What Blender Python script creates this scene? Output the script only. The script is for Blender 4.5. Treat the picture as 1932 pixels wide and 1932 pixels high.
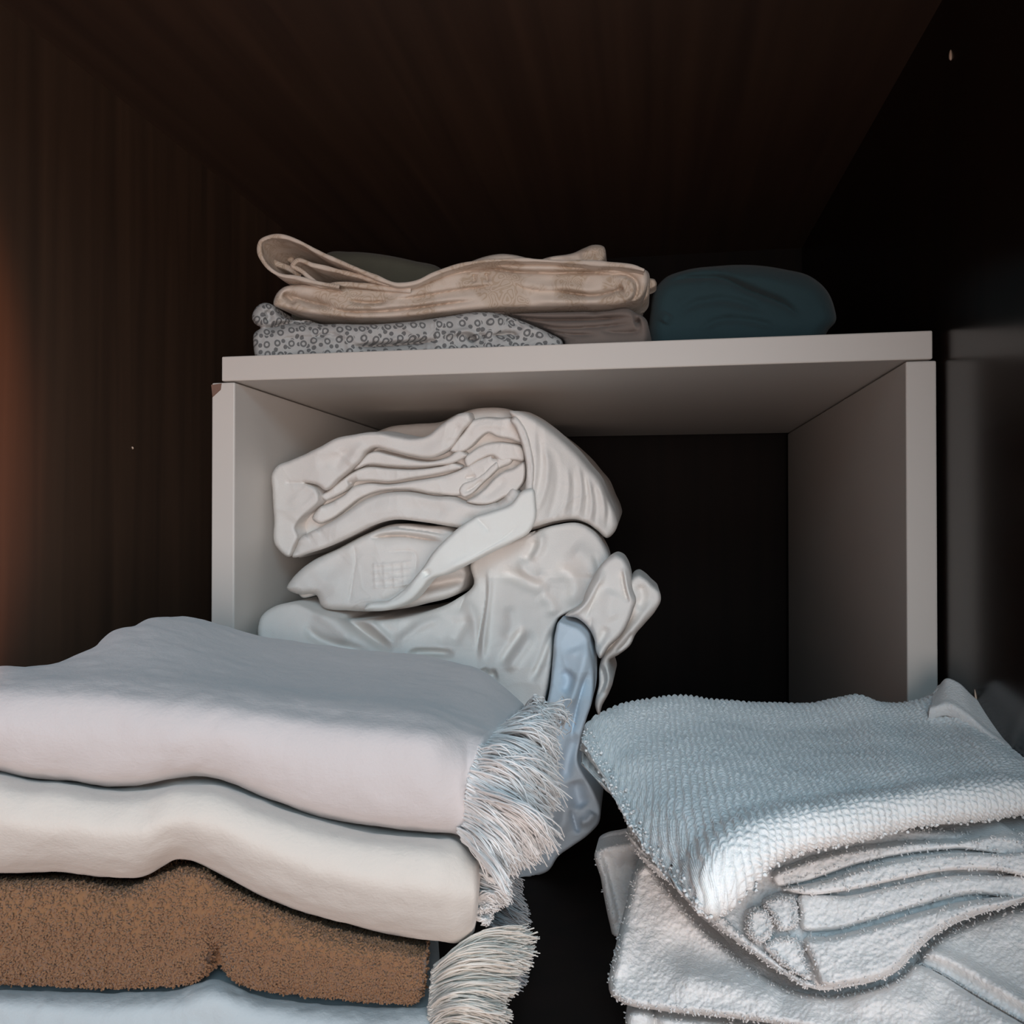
import bpy, math, random
import numpy as np
from mathutils import Matrix, Vector

for o in list(bpy.data.objects):
    bpy.data.objects.remove(o, do_unlink=True)
scene = bpy.context.scene
COL = scene.collection
rng = np.random.default_rng(7)
random.seed(7)

# ------------------------------------------------------------------ camera
F_PX, YAW, PITCH = 1508.0, 0.1684, 0.0094
CAM = np.array([0.0, 0.0, 0.235])
R_ = np.array([math.cos(YAW), math.sin(YAW), 0.0])
F0 = np.array([-math.sin(YAW), math.cos(YAW), 0.0])
ZUP = np.array([0.0, 0.0, 1.0])
FW = F0 * math.cos(PITCH) + ZUP * math.sin(PITCH)
UP = ZUP * math.cos(PITCH) - F0 * math.sin(PITCH)
cam_data = bpy.data.cameras.new('camera')
cam_data.sensor_width = 36.0
cam_data.lens = 36.0 * F_PX / 1932.0
cam_data.clip_start = 0.01
cam = bpy.data.objects.new('camera', cam_data)
COL.objects.link(cam)
M = Matrix.Identity(4)
for i in range(3):
    M[i][0], M[i][1], M[i][2], M[i][3] = R_[i], UP[i], -FW[i], CAM[i]
cam.matrix_world = M
scene.camera = cam

# ------------------------------------------------------------------ world, light, exposure
world = bpy.data.worlds.new('world')
scene.world = world
world.use_nodes = True
bg = world.node_tree.nodes['Background']
bg.inputs[0].default_value = (0.60, 0.72, 0.90, 1)
bg.inputs[1].default_value = 0.02


def area(name, loc, target, sx, sy, power, color):
    d = bpy.data.lights.new(name, 'AREA')
    d.shape = 'RECTANGLE'
    d.size, d.size_y, d.energy, d.color = sx, sy, power, color
    o = bpy.data.objects.new(name, d)
    o.location = loc
    o.rotation_euler = (Vector(target) - Vector(loc)).to_track_quat('-Z', 'Y').to_euler()
    COL.objects.link(o)
    return o


# daylight from the room's window, high in front of the wardrobe
area('window_daylight', (0.25, -0.75, 0.95), (0.0, 0.40, 0.12), 0.9, 0.6, 5.4, (0.56, 0.83, 1.0))
# warm room light, low and in front
area('room_light', (0.22, -0.80, 0.15), (-0.04, 0.45, 0.20), 0.75, 0.55, 4.3, (1.0, 0.89, 0.845))
# warm light thrown back up by the room's floor
area('floor_bounce', (0.12, -0.26, -0.06), (0.06, 0.32, 0.13), 0.7, 0.3, 0.42, (1.0, 0.64, 0.50))
# warm lamp grazing the front of the left wall
lamp = bpy.data.lights.new('lamp', 'SPOT')
lamp.energy, lamp.color, lamp.spot_size, lamp.spot_blend, lamp.shadow_soft_size = 14.0, (1.0, 0.36, 0.14), math.radians(60), 0.12, 0.012
lo = bpy.data.objects.new('lamp', lamp)
lo.location = (0.12, -0.15, 0.33)
lo.rotation_euler = (Vector((-0.40, 0.045, 0.295)) - Vector(lo.location)).to_track_quat('-Z', 'Y').to_euler()
COL.objects.link(lo)

vs = scene.view_settings
vs.view_transform = 'Standard'
vs.look = 'None'
vs.gamma = 1.0
vs.exposure = 0.98
vs.use_curve_mapping = False


# ------------------------------------------------------------------ helpers
def ray(px, py):
    px, py = np.asarray(px, float), np.asarray(py, float)
    return FW + ((px - 966) / F_PX)[..., None] * R_ - ((py - 966) / F_PX)[..., None] * UP


def at(px, py, d):
    return CAM + np.asarray(d, float)[..., None] * ray(px, py)


def at_y(px, py, Y):
    r = ray(px, py)
    return CAM + (np.asarray(Y, float) / r[..., 1])[..., None] * r


def lin(c):
    return tuple(((v / 255) / 12.92 if v / 255 <= 0.04045 else ((v / 255 + 0.055) / 1.055) ** 2.4) for v in c) + (1.0,)


def _h(ix, iy, iz):
    n = (ix * 374761393 + iy * 668265263 + iz * 2147483647 + 1274126177) & 0xFFFFFFFF
    n = ((n ^ (n >> 13)) * 1274126177) & 0xFFFFFFFF
    n = n ^ (n >> 16)
    return (n & 0xFFFF) / 32767.5 - 1.0


def noise(p):
    p = np.asarray(p, float)
    i = np.floor(p).astype(np.int64)
    f = p - i
    f = f * f * f * (f * (f * 6 - 15) + 10)
    out = 0
    for dx in (0, 1):
        for dy in (0, 1):
            for dz in (0, 1):
                w = (f[..., 0] if dx else 1 - f[..., 0]) * (f[..., 1] if dy else 1 - f[..., 1]) * (f[..., 2] if dz else 1 - f[..., 2])
                out = out + w * _h(i[..., 0] + dx, i[..., 1] + dy, i[..., 2] + dz)
    return out


def fbm(p, oct=3):
    a, s, out = 1.0, 1.0, 0
    for k in range(oct):
        out = out + a * noise(p * s + 17.3 * k)
        a, s = a * 0.5, s * 2.03
    return out


def spline(pts, n, closed=False):
    """dense Catmull-Rom through control points (centripetal-ish by chord length)."""
    P = np.asarray(pts, float)
    if closed:
        P = np.vstack([P[-1], P, P[0], P[1]])
    else:
        P = np.vstack([2 * P[0] - P[1], P, 2 * P[-1] - P[-2]])
    seg = len(P) - 3
    L = np.linalg.norm(P[2:-1] - P[1:-2], axis=1)
    cum = np.concatenate([[0], np.cumsum(L)])
    s = np.linspace(0, cum[-1], n, endpoint=not closed)
    k = np.clip(np.searchsorted(cum, s, side='right') - 1, 0, seg - 1)
    t = ((s - cum[k]) / np.maximum(L[k], 1e-9))[:, None]
    p0, p1, p2, p3 = P[k], P[k + 1], P[k + 2], P[k + 3]
    l0 = np.maximum(np.linalg.norm(p1 - p0, axis=1), 1e-6)[:, None]
    l1 = np.maximum(np.linalg.norm(p2 - p1, axis=1), 1e-6)[:, None]
    l2 = np.maximum(np.linalg.norm(p3 - p2, axis=1), 1e-6)[:, None]
    m1 = l1 * ((p1 - p0) / l0 * l1 + (p2 - p1) / l1 * l0) / (l0 + l1)
    m2 = l1 * ((p2 - p1) / l1 * l2 + (p3 - p2) / l2 * l1) / (l1 + l2)
    t2, t3 = t * t, t * t * t
    return (2 * t3 - 3 * t2 + 1) * p1 + (t3 - 2 * t2 + t) * m1 + (-2 * t3 + 3 * t2) * p2 + (t3 - t2) * m2


def near(P, Q):
    """nearest point on polyline Q for 2-D points P: distance, side sign, arc fraction, nearest point."""
    best = np.full(len(P), 1e18)
    side = np.ones(len(P)); frac = np.zeros(len(P)); pt = np.zeros_like(P)
    L = np.linalg.norm(np.diff(Q, axis=0), axis=1)
    cum = np.concatenate([[0], np.cumsum(L)])
    for k in range(len(Q) - 1):
        a, b = Q[k], Q[k + 1]
        ab = b - a
        l2 = max(ab @ ab, 1e-12)
        t = np.clip(((P - a) @ ab) / l2, 0, 1)
        c = a + t[:, None] * ab
        d = ((P - c) ** 2).sum(1)
        m = d < best
        best[m] = d[m]
        pt[m] = c[m]
        s = ab[0] * (P[:, 1] - a[1]) - ab[1] * (P[:, 0] - a[0])
        side[m] = np.where(s[m] >= 0, 1.0, -1.0)
        frac[m] = (cum[k] + t[m] * L[k]) / max(cum[-1], 1e-9)
    return np.sqrt(best), side, frac, pt


def inside(P, Q):
    x, y = P[:, 0], P[:, 1]
    c = np.zeros(len(P), bool)
    n = len(Q)
    for i in range(n):
        x1, y1 = Q[i]; x2, y2 = Q[(i + 1) % n]
        if y1 == y2:
            continue
        cond = (y1 > y) != (y2 > y)
        c ^= cond & (x < (x2 - x1) * (y - y1) / (y2 - y1) + x1)
    return c


def make(name, pieces, mat, parent=None, smooth=True):
    """link one mesh object from (vertices, quads) pieces; origin moved to its base."""
    Vs, Fs, off = [], [], 0
    for V, F in pieces:
        Vs.append(np.asarray(V, float)); Fs.append(np.asarray(F, np.int64) + off); off += len(V)
    V = np.vstack(Vs); F = np.vstack(Fs)
    base = np.array([V[:, 0].mean(), V[:, 1].mean(), V[:, 2].min()]) if parent is None else np.zeros(3)
    me = bpy.data.meshes.new(name)
    me.vertices.add(len(V)); me.vertices.foreach_set('co', (V - base).astype(np.float32).ravel())
    me.loops.add(F.size); me.loops.foreach_set('vertex_index', F.astype(np.int32).ravel())
    me.polygons.add(len(F))
    me.polygons.foreach_set('loop_start', (np.arange(len(F)) * 4).astype(np.int32))
    me.polygons.foreach_set('use_smooth', np.full(len(F), smooth))
    me.update(calc_edges=True)
    me.validate()
    o = bpy.data.objects.new(name, me)
    COL.objects.link(o)
    me.materials.append(mat)
    if parent is not None:
        o.parent = parent
        o.matrix_parent_inverse = Matrix.Translation(-Vector(parent.location))
    else:
        o.location = base
    return o


def tag(o, label, cat, group=None):
    o['label'], o['category'] = label, cat
    if group:
        o['group'] = group
    return o


def thing(name, loc, label, cat, group=None):
    o = bpy.data.objects.new(name, None)
    o.location = [float(v) for v in loc]
    o.empty_display_size = 0.02
    COL.objects.link(o)
    return tag(o, label, cat, group)


def structure(name, pieces, mat, parent=None):
    o = make(name, pieces, mat, parent, smooth=False)
    o['kind'] = 'structure'
    return o


def box(x0, x1, y0, y1, z0, z1):
    V = np.array([(x, y, z) for x in (x0, x1) for y in (y0, y1) for z in (z0, z1)], float)
    F = [(0, 1, 3, 2), (4, 6, 7, 5), (0, 4, 5, 1), (2, 3, 7, 6), (0, 2, 6, 4), (1, 5, 7, 3)]
    return V, np.array(F)


def bevel(o, w=0.0008, seg=2):
    m = o.modifiers.new('bevel', 'BEVEL')
    m.width, m.segments, m.limit_method = w, seg, 'ANGLE'
    return o


def grid_faces(nu, nv, wrap_v=False):
    i, j = np.meshgrid(np.arange(nu - 1), np.arange(nv if wrap_v else nv - 1), indexing='ij')
    j2 = (j + 1) % nv
    return np.stack([i * nv + j, (i + 1) * nv + j, (i + 1) * nv + j2, i * nv + j2], -1).reshape(-1, 4)


def grid_normals(G, wrap=False):
    du = np.gradient(G, axis=0)
    if wrap:
        dv = np.roll(G, -1, 1) - np.roll(G, 1, 1)
    else:
        dv = np.gradient(G, axis=1)
    n = np.cross(du, dv)
    return n / np.maximum(np.linalg.norm(n, axis=-1, keepdims=True), 1e-12)


def patch(cols, nu, nv, closed=True):
    """bicubic surface through columns of world points (each column the same count, wrapping round the cloth)."""
    C = np.asarray(cols, float)
    if closed:                      # pin the hidden seam at the back so that it stays flat
        a, z, b, y = C[:, :1], C[:, -1:], C[:, 1:2], C[:, -2:-1]
        C = np.concatenate([a, a + (b - a) * 0.12, C[:, 1:-1], z + (y - z) * 0.12, z, z + (a - z) * 0.08, z + (a - z) * 0.92], 1)
    A = np.stack([spline(C[i], nv, closed) for i in range(len(C))])          # ncol x nv x 3
    mean = C.mean(1)
    L = np.maximum(np.linalg.norm(np.diff(mean, axis=0), axis=1), 1e-6)
    cum = np.concatenate([[0], np.cumsum(L)]) / L.sum()
    u = np.linspace(0, 1, nu)
    k = np.clip(np.searchsorted(cum, u, side='right') - 1, 0, len(C) - 2)
    Ap = np.concatenate([[2 * A[0] - A[1]], A, [2 * A[-1] - A[-2]]])
    cp = np.concatenate([[2 * cum[0] - cum[1]], cum, [2 * cum[-1] - cum[-2]]])
    t = ((u - cum[k]) / (cum[k + 1] - cum[k]))[:, None, None]
    p0, p1, p2, p3 = Ap[k], Ap[k + 1], Ap[k + 2], Ap[k + 3]
    h0 = (cp[k + 1] - cp[k])[:, None, None]; h1 = (cp[k + 2] - cp[k + 1])[:, None, None]; h2 = (cp[k + 3] - cp[k + 2])[:, None, None]
    m1 = h1 * ((p1 - p0) / h0 * h1 + (p2 - p1) / h1 * h0) / (h0 + h1)
    m2 = h1 * ((p2 - p1) / h1 * h2 + (p3 - p2) / h2 * h1) / (h1 + h2)
    t2, t3 = t * t, t * t * t
    return (2 * t3 - 3 * t2 + 1) * p1 + (t3 - 2 * t2 + t) * m1 + (-2 * t3 + 3 * t2) * p2 + (t3 - t2) * m2


def round_end(G, last=True, k=5, bulge=0.012):
    """extra rings that close the end of a wrapped patch with a soft pillow."""
    E = G[-1] if last else G[0]
    D = (G[-1] - G[-3]) if last else (G[0] - G[2])
    dirn = D.mean(0); dirn = dirn / max(np.linalg.norm(dirn), 1e-9)
    c = E.mean(0)
    rings = []
    for i in range(1, k + 1):
        a = i / k * math.pi / 2
        rings.append(c + (E - c) * max(math.cos(a), 0.002) + dirn * bulge * math.sin(a))
    rings = np.stack(rings)
    return np.concatenate([G, rings]) if last else np.concatenate([rings[::-1], G])


def creases(P, base, specs, gain=1.0, mm_scale=0.001):
    """relief of folds, in metres towards the viewer; each spec = (type, points, height_mm, width_px[, taper])."""
    H = np.array(base, float)
    for sp in specs:
        kind, pts, h, w = sp[:4]
        tp = sp[4] if len(sp) > 4 else 0.25
        Q = spline(pts, max(8, len(pts) * 7))
        lo, hi = Q.min(0) - 6 * w, Q.max(0) + 6 * w
        m = ((P >= lo) & (P <= hi)).all(1)
        if not m.any():
            continue
        d, s, fr, _ = near(P[m], Q)
        e = np.clip(np.minimum(fr, 1 - fr) / max(tp, 1e-3), 0, 1)
        e = e * e * (3 - 2 * e)
        if kind == 'v':
            v = -np.exp(-(d / w) ** 0.9) * gain
        elif kind == 'g':
            v = -np.exp(-(d / w) ** 2)
        elif kind == 'r':
            v = np.exp(-(d / w) ** 2)
        elif kind == 's':      # the side on the right of the line drops away behind a rounded lip
            v = np.where(s > 0, -np.exp(-d / (w * 2.2)), -np.exp(-(d / (w * 0.45)) ** 2) * 0.35 + 0.35 * np.exp(-((d - w) / (w * 0.9)) ** 2))
        H[m] += h * mm_scale * v * e
    return H


def relief(outline, Y, rim=(16, 0.008), folds=(), step=2.6, back=0.12, nz=(0.6, 60), zmin=None, shear=(0, 0), fine=0.0, crump=None, gain=1.0):
    """soft cloth body: a traced front with real folds, carried back in depth; returns pieces and the front grid."""
    O = spline(outline, max(120, len(outline) * 10), True)
    Oc = np.vstack([O, O[:1]])
    x0, y0 = O.min(0) - step; x1, y1 = O.max(0) + step
    xs = np.arange(x0, x1 + step, step); ys = np.arange(y0, y1 + step, step)
    X, Yy = np.meshgrid(xs, ys, indexing='ij')
    nx, ny = X.shape
    cen = np.stack([(X[:-1, :-1] + step / 2).ravel(), (Yy[:-1, :-1] + step / 2).ravel()], 1)
    cin = inside(cen, O).reshape(nx - 1, ny - 1)
    cnt = np.zeros((nx, ny), int)
    for a in (0, 1):
        for b in (0, 1):
            cnt[a:nx - 1 + a, b:ny - 1 + b] += cin
    used = cnt > 0
    bnd = used & (cnt < 4)
    idx = -np.ones((nx, ny), int)
    idx[used] = np.arange(used.sum())
    P = np.stack([X[used], Yy[used]], 1)
    B = bnd[used]
    d, _, _, npt = near(P, Oc)
    P = P.copy(); P[B] = npt[B]; d[B] = 0
    base = Y(P[:, 0], P[:, 1]) if callable(Y) else np.full(len(P), float(Y))
    r = np.clip(d / rim[0], 0, 1)
    rec = rim[1] * (1 - np.sqrt(np.clip(1 - (1 - r) ** 2, 0, 1)))
    H = creases(P, np.zeros(len(P)), folds, gain)
    if crump:
        q = np.stack([P[:, 0] / crump[1], P[:, 1] / crump[1], np.full(len(P), 7.7)], 1)
        wq = q + 0.45 * np.stack([noise(q * 0.9 + 5), noise(q * 0.9 + 31), np.zeros(len(P))], 1)
        rg = np.clip(1 - np.abs(noise(wq)) * 1.6, 0, 1) ** 3
        rg2 = np.clip(1 - np.abs(noise(wq * 2.1 + 9)) * 1.6, 0, 1) ** 3
        H += crump[0] * 0.001 * (rg + 0.4 * rg2 - 0.25)
    if nz[0]:
        q = np.stack([P[:, 0] / nz[1], P[:, 1] / nz[1], np.full(len(P), 3.1)], 1)
        H += nz[0] * 0.001 * fbm(q, 3)
    if fine:
        q = np.stack([P[:, 0] / 5.5, P[:, 1] / 5.5, np.full(len(P), 1.7)], 1)
        H += fine * 0.001 * fbm(q, 2)
    V = at_y(P[:, 0], P[:, 1], base + rec - H)
    if zmin is not None:
        V[:, 2] = np.maximum(V[:, 2], zmin)
    ci, cj = np.nonzero(cin)
    F = np.stack([idx[ci, cj], idx[ci + 1, cj], idx[ci + 1, cj + 1], idx[ci, cj + 1]], 1)[:, ::-1]
    # boundary edges -> sides running back in depth
    E = np.concatenate([F[:, [0, 1]], F[:, [1, 2]], F[:, [2, 3]], F[:, [3, 0]]])
    key = np.sort(E, 1)
    _, inv, c = np.unique(key[:, 0] * 10000000 + key[:, 1], return_inverse=True, return_counts=True)
    bE = E[c[inv] == 1]
    bv = np.unique(bE)
    mp = -np.ones(len(V), int); mp[bv] = np.arange(len(bv))
    n0 = len(V)
    layers = [V[bv]]
    cen3 = V[bv].mean(0)
    for k in (0.06, 0.35, 0.7, 1.0):
        W = V[bv].copy()
        sh = 1.0 - 0.03 * k
        W[:, 0] = cen3[0] + (W[:, 0] - cen3[0]) * sh + shear[0] * k
        W[:, 1] += back * k
        W[:, 2] = W[:, 2] + shear[1] * k
        if zmin is not None:
            W[:, 2] = np.maximum(W[:, 2], zmin)
        layers.append(W)
    Vall = [V]; Fall = [F]; prev = bv.copy(); off = n0
    for W in layers[1:]:
        cur = np.arange(len(bv)) + off
        Vall.append(W); off += len(bv)
        Fall.append(np.stack([bE[:, 1], bE[:, 0], bE[:, 0], bE[:, 1]], 1))
        f = Fall[-1]
        a = prev[mp[bE[:, 1]]]; b = prev[mp[bE[:, 0]]]
        f[:, 0], f[:, 1], f[:, 2], f[:, 3] = a, b, cur[mp[bE[:, 0]]], cur[mp[bE[:, 1]]]
        prev = cur
    # closed back, following the same outline
    W = V.copy()
    W[:, 0] = cen3[0] + (W[:, 0] - cen3[0]) * 0.97 + shear[0]
    W[:, 1] += back
    W[:, 2] += shear[1]
    if zmin is not None:
        W[:, 2] = np.maximum(W[:, 2], zmin)
    Vall.append(W)
    Fall.append(F[:, ::-1] + off)
    # normals for tufts
    Nrm = np.zeros_like(V)
    fn = np.cross(V[F[:, 2]] - V[F[:, 0]], V[F[:, 3]] - V[F[:, 1]])
    for k in range(4):
        np.add.at(Nrm, F[:, k], fn)
    Nrm /= np.maximum(np.linalg.norm(Nrm, axis=1, keepdims=True), 1e-12)
    return (np.vstack(Vall), np.vstack(Fall)), V, Nrm, P


def strip(path, Y, thick_px, depth=0.12, n=260, nd=26, Yvar=0.002, zmin=None, closed=False, sag=0.0):
    """layer of folded cloth seen edge-on: path in the picture plane, carried back in depth, with its own thickness."""
    Q = spline(path, n, closed)
    T = np.gradient(Q, axis=0); T /= np.maximum(np.linalg.norm(T, axis=1, keepdims=True), 1e-9)
    Nn = np.stack([-T[:, 1], T[:, 0]], 1)
    th = thick_px if np.ndim(thick_px) else np.full(n, float(thick_px))
    s = np.arange(n) / 22.0
    jit = Yvar * fbm(np.stack([s, s * 0 + Y * 91, s * 0], 1), 3)
    prof = []
    for k in range(9):                               # rounded front lip
        a = -math.pi / 2 + math.pi * k / 8
        prof.append((math.sin(a) * 0.5, (1 - math.cos(a)) * 0.5))
    rows = []
    for v, yb in prof:
        pp = Q + Nn * (v * th)[:, None]
        rows.append(at_y(pp[:, 0], pp[:, 1], Y + jit + yb * th * 0.00034))
    rows = np.stack(rows, 1)
    lo, hi = rows[:, 0], rows[:, -1]
    bk = []
    for k in range(1, nd + 1):
        f = k / nd
        w = hi.copy(); w[:, 1] += depth * f; w[:, 2] += sag * f; bk.append(w)
    bk2 = []
    for k in range(nd, 0, -1):
        f = k / nd
        w = lo.copy(); w[:, 1] += depth * f; w[:, 2] += sag * f; bk2.append(w)
    G = np.concatenate([rows, np.stack(bk, 1), np.stack(bk2, 1)], 1)
    q = G * 60
    nrm = grid_normals(G, True)
    G = G + nrm * (fbm(q.reshape(-1, 3), 2).reshape(G.shape[:2]) * 0.0006)[..., None]
    if zmin is not None:
        G[..., 2] = np.maximum(G[..., 2], zmin)
    F = grid_faces(n, G.shape[1], True)
    return G.reshape(-1, 3), F


def tubes(C, rad, sides=5):
    """C: n strands x k points x 3, rad: n x k."""
    n, k, _ = C.shape
    T = np.gradient(C, axis=1)
    T /= np.maximum(np.linalg.norm(T, axis=-1, keepdims=True), 1e-12)
    ref = np.where(np.abs(T[..., 2:3]) > 0.9, np.array([1.0, 0, 0]), np.array([0, 0, 1.0]))
    A = np.cross(T, ref); A /= np.maximum(np.linalg.norm(A, axis=-1, keepdims=True), 1e-12)
    Bn = np.cross(T, A)
    ang = np.arange(sides) / sides * 2 * math.pi
    V = C[:, :, None] + rad[:, :, None, None] * (np.cos(ang)[:, None] * A[:, :, None] + np.sin(ang)[:, None] * Bn[:, :, None])
    V = V.reshape(n, -1, 3)
    f = []
    for i in range(k - 1):
        for j in range(sides):
            j2 = (j + 1) % sides
            f.append((i * sides + j, i * sides + j2, (i + 1) * sides + j2, (i + 1) * sides + j))
    f = np.array(f)
    F = (f[None] + (np.arange(n) * k * sides)[:, None, None]).reshape(-1, 4)
    return V.reshape(-1, 3), F


def tufts(V, N, n, h, r, keep=None, lean=0.5, seed=1):
    """short looped pile on a towel."""
    g = np.random.default_rng(seed)
    ids = np.arange(len(V)) if keep is None else np.nonzero(keep)[0]
    p = g.choice(ids, n)
    P = V[p] + g.normal(0, r * 0.8, (n, 3))
    D = N[p] + lean * g.normal(0, 1, (n, 3)); D /= np.linalg.norm(D, axis=1, keepdims=True)
    side = np.cross(D, g.normal(0, 1, (n, 3))); side /= np.linalg.norm(side, axis=1, keepdims=True)
    hh = h * g.uniform(0.6, 1.3, n)[:, None]
    C = np.stack([P - D * hh * 0.4, P + D * hh * 0.5, P + D * hh + side * hh * 0.2, P + D * hh * 1.05 + side * hh * 0.4, P + D * hh * 1.2 + side * hh * 0.45], 1)
    rr = r * g.uniform(0.7, 1.25, n)[:, None] * np.array([[0.9, 1.1, 1.0, 0.62, 0.02]])
    return tubes(C, rr, 5)


def fringe(S, E, n, bow=(0, 0, 0), rad=0.0006, cluster=9, jit=(6, 0.004), k=9, wave=5.0, seed=3, spread=0.03):
    """loose yarns from a root line S to an end line E, both lists of (px, py, depth)."""
    g = np.random.default_rng(seed)
    S = spline(S, 200); E = spline(E, 200)
    t = np.sort(g.uniform(0, 1, n))
    c = (np.floor(t * n / cluster) + 0.5) * cluster / n
    te = np.clip(t + (c - t) * g.uniform(0.3, 0.95, n) + g.normal(0, spread, n), 0, 1)
    cj = g.normal(0, 1, (n // cluster + 3, 3))[(t * n / cluster).astype(int)]
    s = S[(t * 199).astype(int)]
    e = E[(te * 199).astype(int)]
    sc = np.array([jit[0], jit[0], jit[1]])
    e = e + cj * sc + g.normal(0, 0.5, (n, 3)) * sc
    s = s + g.normal(0, 1, (n, 3)) * np.array([2, 2, 0.002])
    u = np.linspace(0, 1, k)[None, :, None]
    b = np.asarray(bow, float) * g.uniform(0.4, 1.3, n)[:, None] + cj * sc * 0.4
    C = s[:, None] * (1 - u) + e[:, None] * u + 4 * u * (1 - u) * b[:, None]
    ph = g.uniform(0, 6.28, (n, 2))
    C[..., 0] += wave * np.sin(ph[:, :1] + u[..., 0] * 7) * u[..., 0]
    C[..., 1] += wave * np.sin(ph[:, 1:] + u[..., 0] * 6) * u[..., 0]
    W = at(C[..., 0], C[..., 1], C[..., 2])
    rr = rad * g.uniform(0.7, 1.3, n)[:, None] * np.linspace(1.1, 0.65, k)[None]
    return tubes(W, rr, 5)


# ------------------------------------------------------------------ materials
def nodes(name):
    m = bpy.data.materials.new(name)
    m.use_nodes = True
    nt = m.node_tree
    return m, nt, nt.nodes['Principled BSDF'], nt.nodes, nt.links


def cloth(name, rgb, rough=0.92, weave=900.0, bump=0.25, sheen=0.15, var=0.05, fuzz=0.0, fuzz_scale=260.0, sss=0.0, nub=0.0, nub_scale=520.0, spec=0.12):
    m, nt, p, N, L = nodes(name)
    tc = N.new('ShaderNodeTexCoord')
    n1 = N.new('ShaderNodeTexNoise'); n1.inputs['Scale'].default_value = 14.0; n1.inputs['Detail'].default_value = 5
    L.new(tc.outputs['Object'], n1.inputs['Vector'])
    mix = N.new('ShaderNodeMixRGB'); mix.blend_type = 'MIX'
    c = lin(rgb)
    mix.inputs[1].default_value = tuple(v * (1 - var) for v in c[:3]) + (1,)
    mix.inputs[2].default_value = tuple(min(1, v * (1 + var)) for v in c[:3]) + (1,)
    L.new(n1.outputs['Fac'], mix.inputs[0])
    L.new(mix.outputs[0], p.inputs['Base Color'])
    p.inputs['Roughness'].default_value = rough
    p.inputs['Specular IOR Level'].default_value = spec
    p.inputs['Sheen Weight'].default_value = sheen
    p.inputs['Sheen Roughness'].default_value = 0.6
    if sss:
        p.inputs['Subsurface Weight'].default_value = sss
        p.inputs['Subsurface Radius'].default_value = (1.0, 0.9, 0.8)
        p.inputs['Subsurface Scale'].default_value = 0.005
    n2 = N.new('ShaderNodeTexNoise'); n2.inputs['Scale'].default_value = weave; n2.inputs['Detail'].default_value = 3
    L.new(tc.outputs['Object'], n2.inputs['Vector'])
    b = N.new('ShaderNodeBump'); b.inputs['Strength'].default_value = bump; b.inputs['Distance'].default_value = 0.0006
    L.new(n2.outputs['Fac'], b.inputs['Height'])
    last = b
    if fuzz:
        n3 = N.new('ShaderNodeTexNoise'); n3.inputs['Scale'].default_value = fuzz_scale; n3.inputs['Detail'].default_value = 4
        L.new(tc.outputs['Object'], n3.inputs['Vector'])
        b2 = N.new('ShaderNodeBump'); b2.inputs['Strength'].default_value = fuzz; b2.inputs['Distance'].default_value = 0.002
        L.new(n3.outputs['Fac'], b2.inputs['Height']); L.new(b.outputs['Normal'], b2.inputs['Normal'])
        last = b2
    if nub:
        vo = N.new('ShaderNodeTexVoronoi'); vo.feature = 'SMOOTH_F1'; vo.inputs['Scale'].default_value = nub_scale
        vo.inputs['Smoothness'].default_value = 0.35
        L.new(tc.outputs['Object'], vo.inputs['Vector'])
        b3 = N.new('ShaderNodeBump'); b3.invert = True; b3.inputs['Strength'].default_value = nub; b3.inputs['Distance'].default_value = 0.0022
        L.new(vo.outputs['Distance'], b3.inputs['Height']); L.new(last.outputs['Normal'], b3.inputs['Normal'])
        last = b3
    L.new(last.outputs['Normal'], p.inputs['Normal'])
    return m


def math_node(N, L, op, a, b=None, clamp=False):
    n = N.new('ShaderNodeMath'); n.operation = op; n.use_clamp = clamp
    for i, v in enumerate((a, b)):
        if v is None:
            continue
        if isinstance(v, (int, float)):
            n.inputs[i].default_value = v
        else:
            L.new(v, n.inputs[i])
    return n.outputs[0]


def printed_cream(name):
    m = cloth(name, (216, 203, 190), weave=1100, bump=0.3, sheen=0.1)
    nt = m.node_tree; N, L = nt.nodes, nt.links; p = N['Principled BSDF']
    src = p.inputs['Base Color'].links[0].from_socket
    tc = N.new('ShaderNodeTexCoord')
    wn = N.new('ShaderNodeTexNoise'); wn.inputs['Scale'].default_value = 55; wn.inputs['Detail'].default_value = 1
    L.new(tc.outputs['Object'], wn.inputs['Vector'])
    mx = N.new('ShaderNodeMixRGB'); mx.inputs[0].default_value = 0.06
    L.new(tc.outputs['Object'], mx.inputs[1]); L.new(wn.outputs['Color'], mx.inputs[2])
    vo = N.new('ShaderNodeTexVoronoi'); vo.inputs['Scale'].default_value = 62
    L.new(mx.outputs[0], vo.inputs['Vector'])
    rings = math_node(N, L, 'SINE', math_node(N, L, 'MULTIPLY', vo.outputs['Distance'], 26.0))
    ink = math_node(N, L, 'MULTIPLY', math_node(N, L, 'GREATER_THAN', rings, 0.35), 0.75)
    n0 = N.new('ShaderNodeTexNoise'); n0.inputs['Scale'].default_value = 34; n0.inputs['Detail'].default_value = 2
    L.new(tc.outputs['Object'], n0.inputs['Vector'])
    where = math_node(N, L, 'MULTIPLY', math_node(N, L, 'SUBTRACT', n0.outputs['Fac'], 0.46), 14.0, True)
    fac = math_node(N, L, 'MULTIPLY', math_node(N, L, 'ADD', math_node(N, L, 'MULTIPLY', ink, 0.5), 0.32), where, True)
    c = N.new('ShaderNodeMixRGB'); c.inputs[2].default_value = lin((176, 154, 130))
    L.new(fac, c.inputs[0]); L.new(src, c.inputs[1]); L.new(c.outputs[0], p.inputs['Base Color'])
    return m


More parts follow.
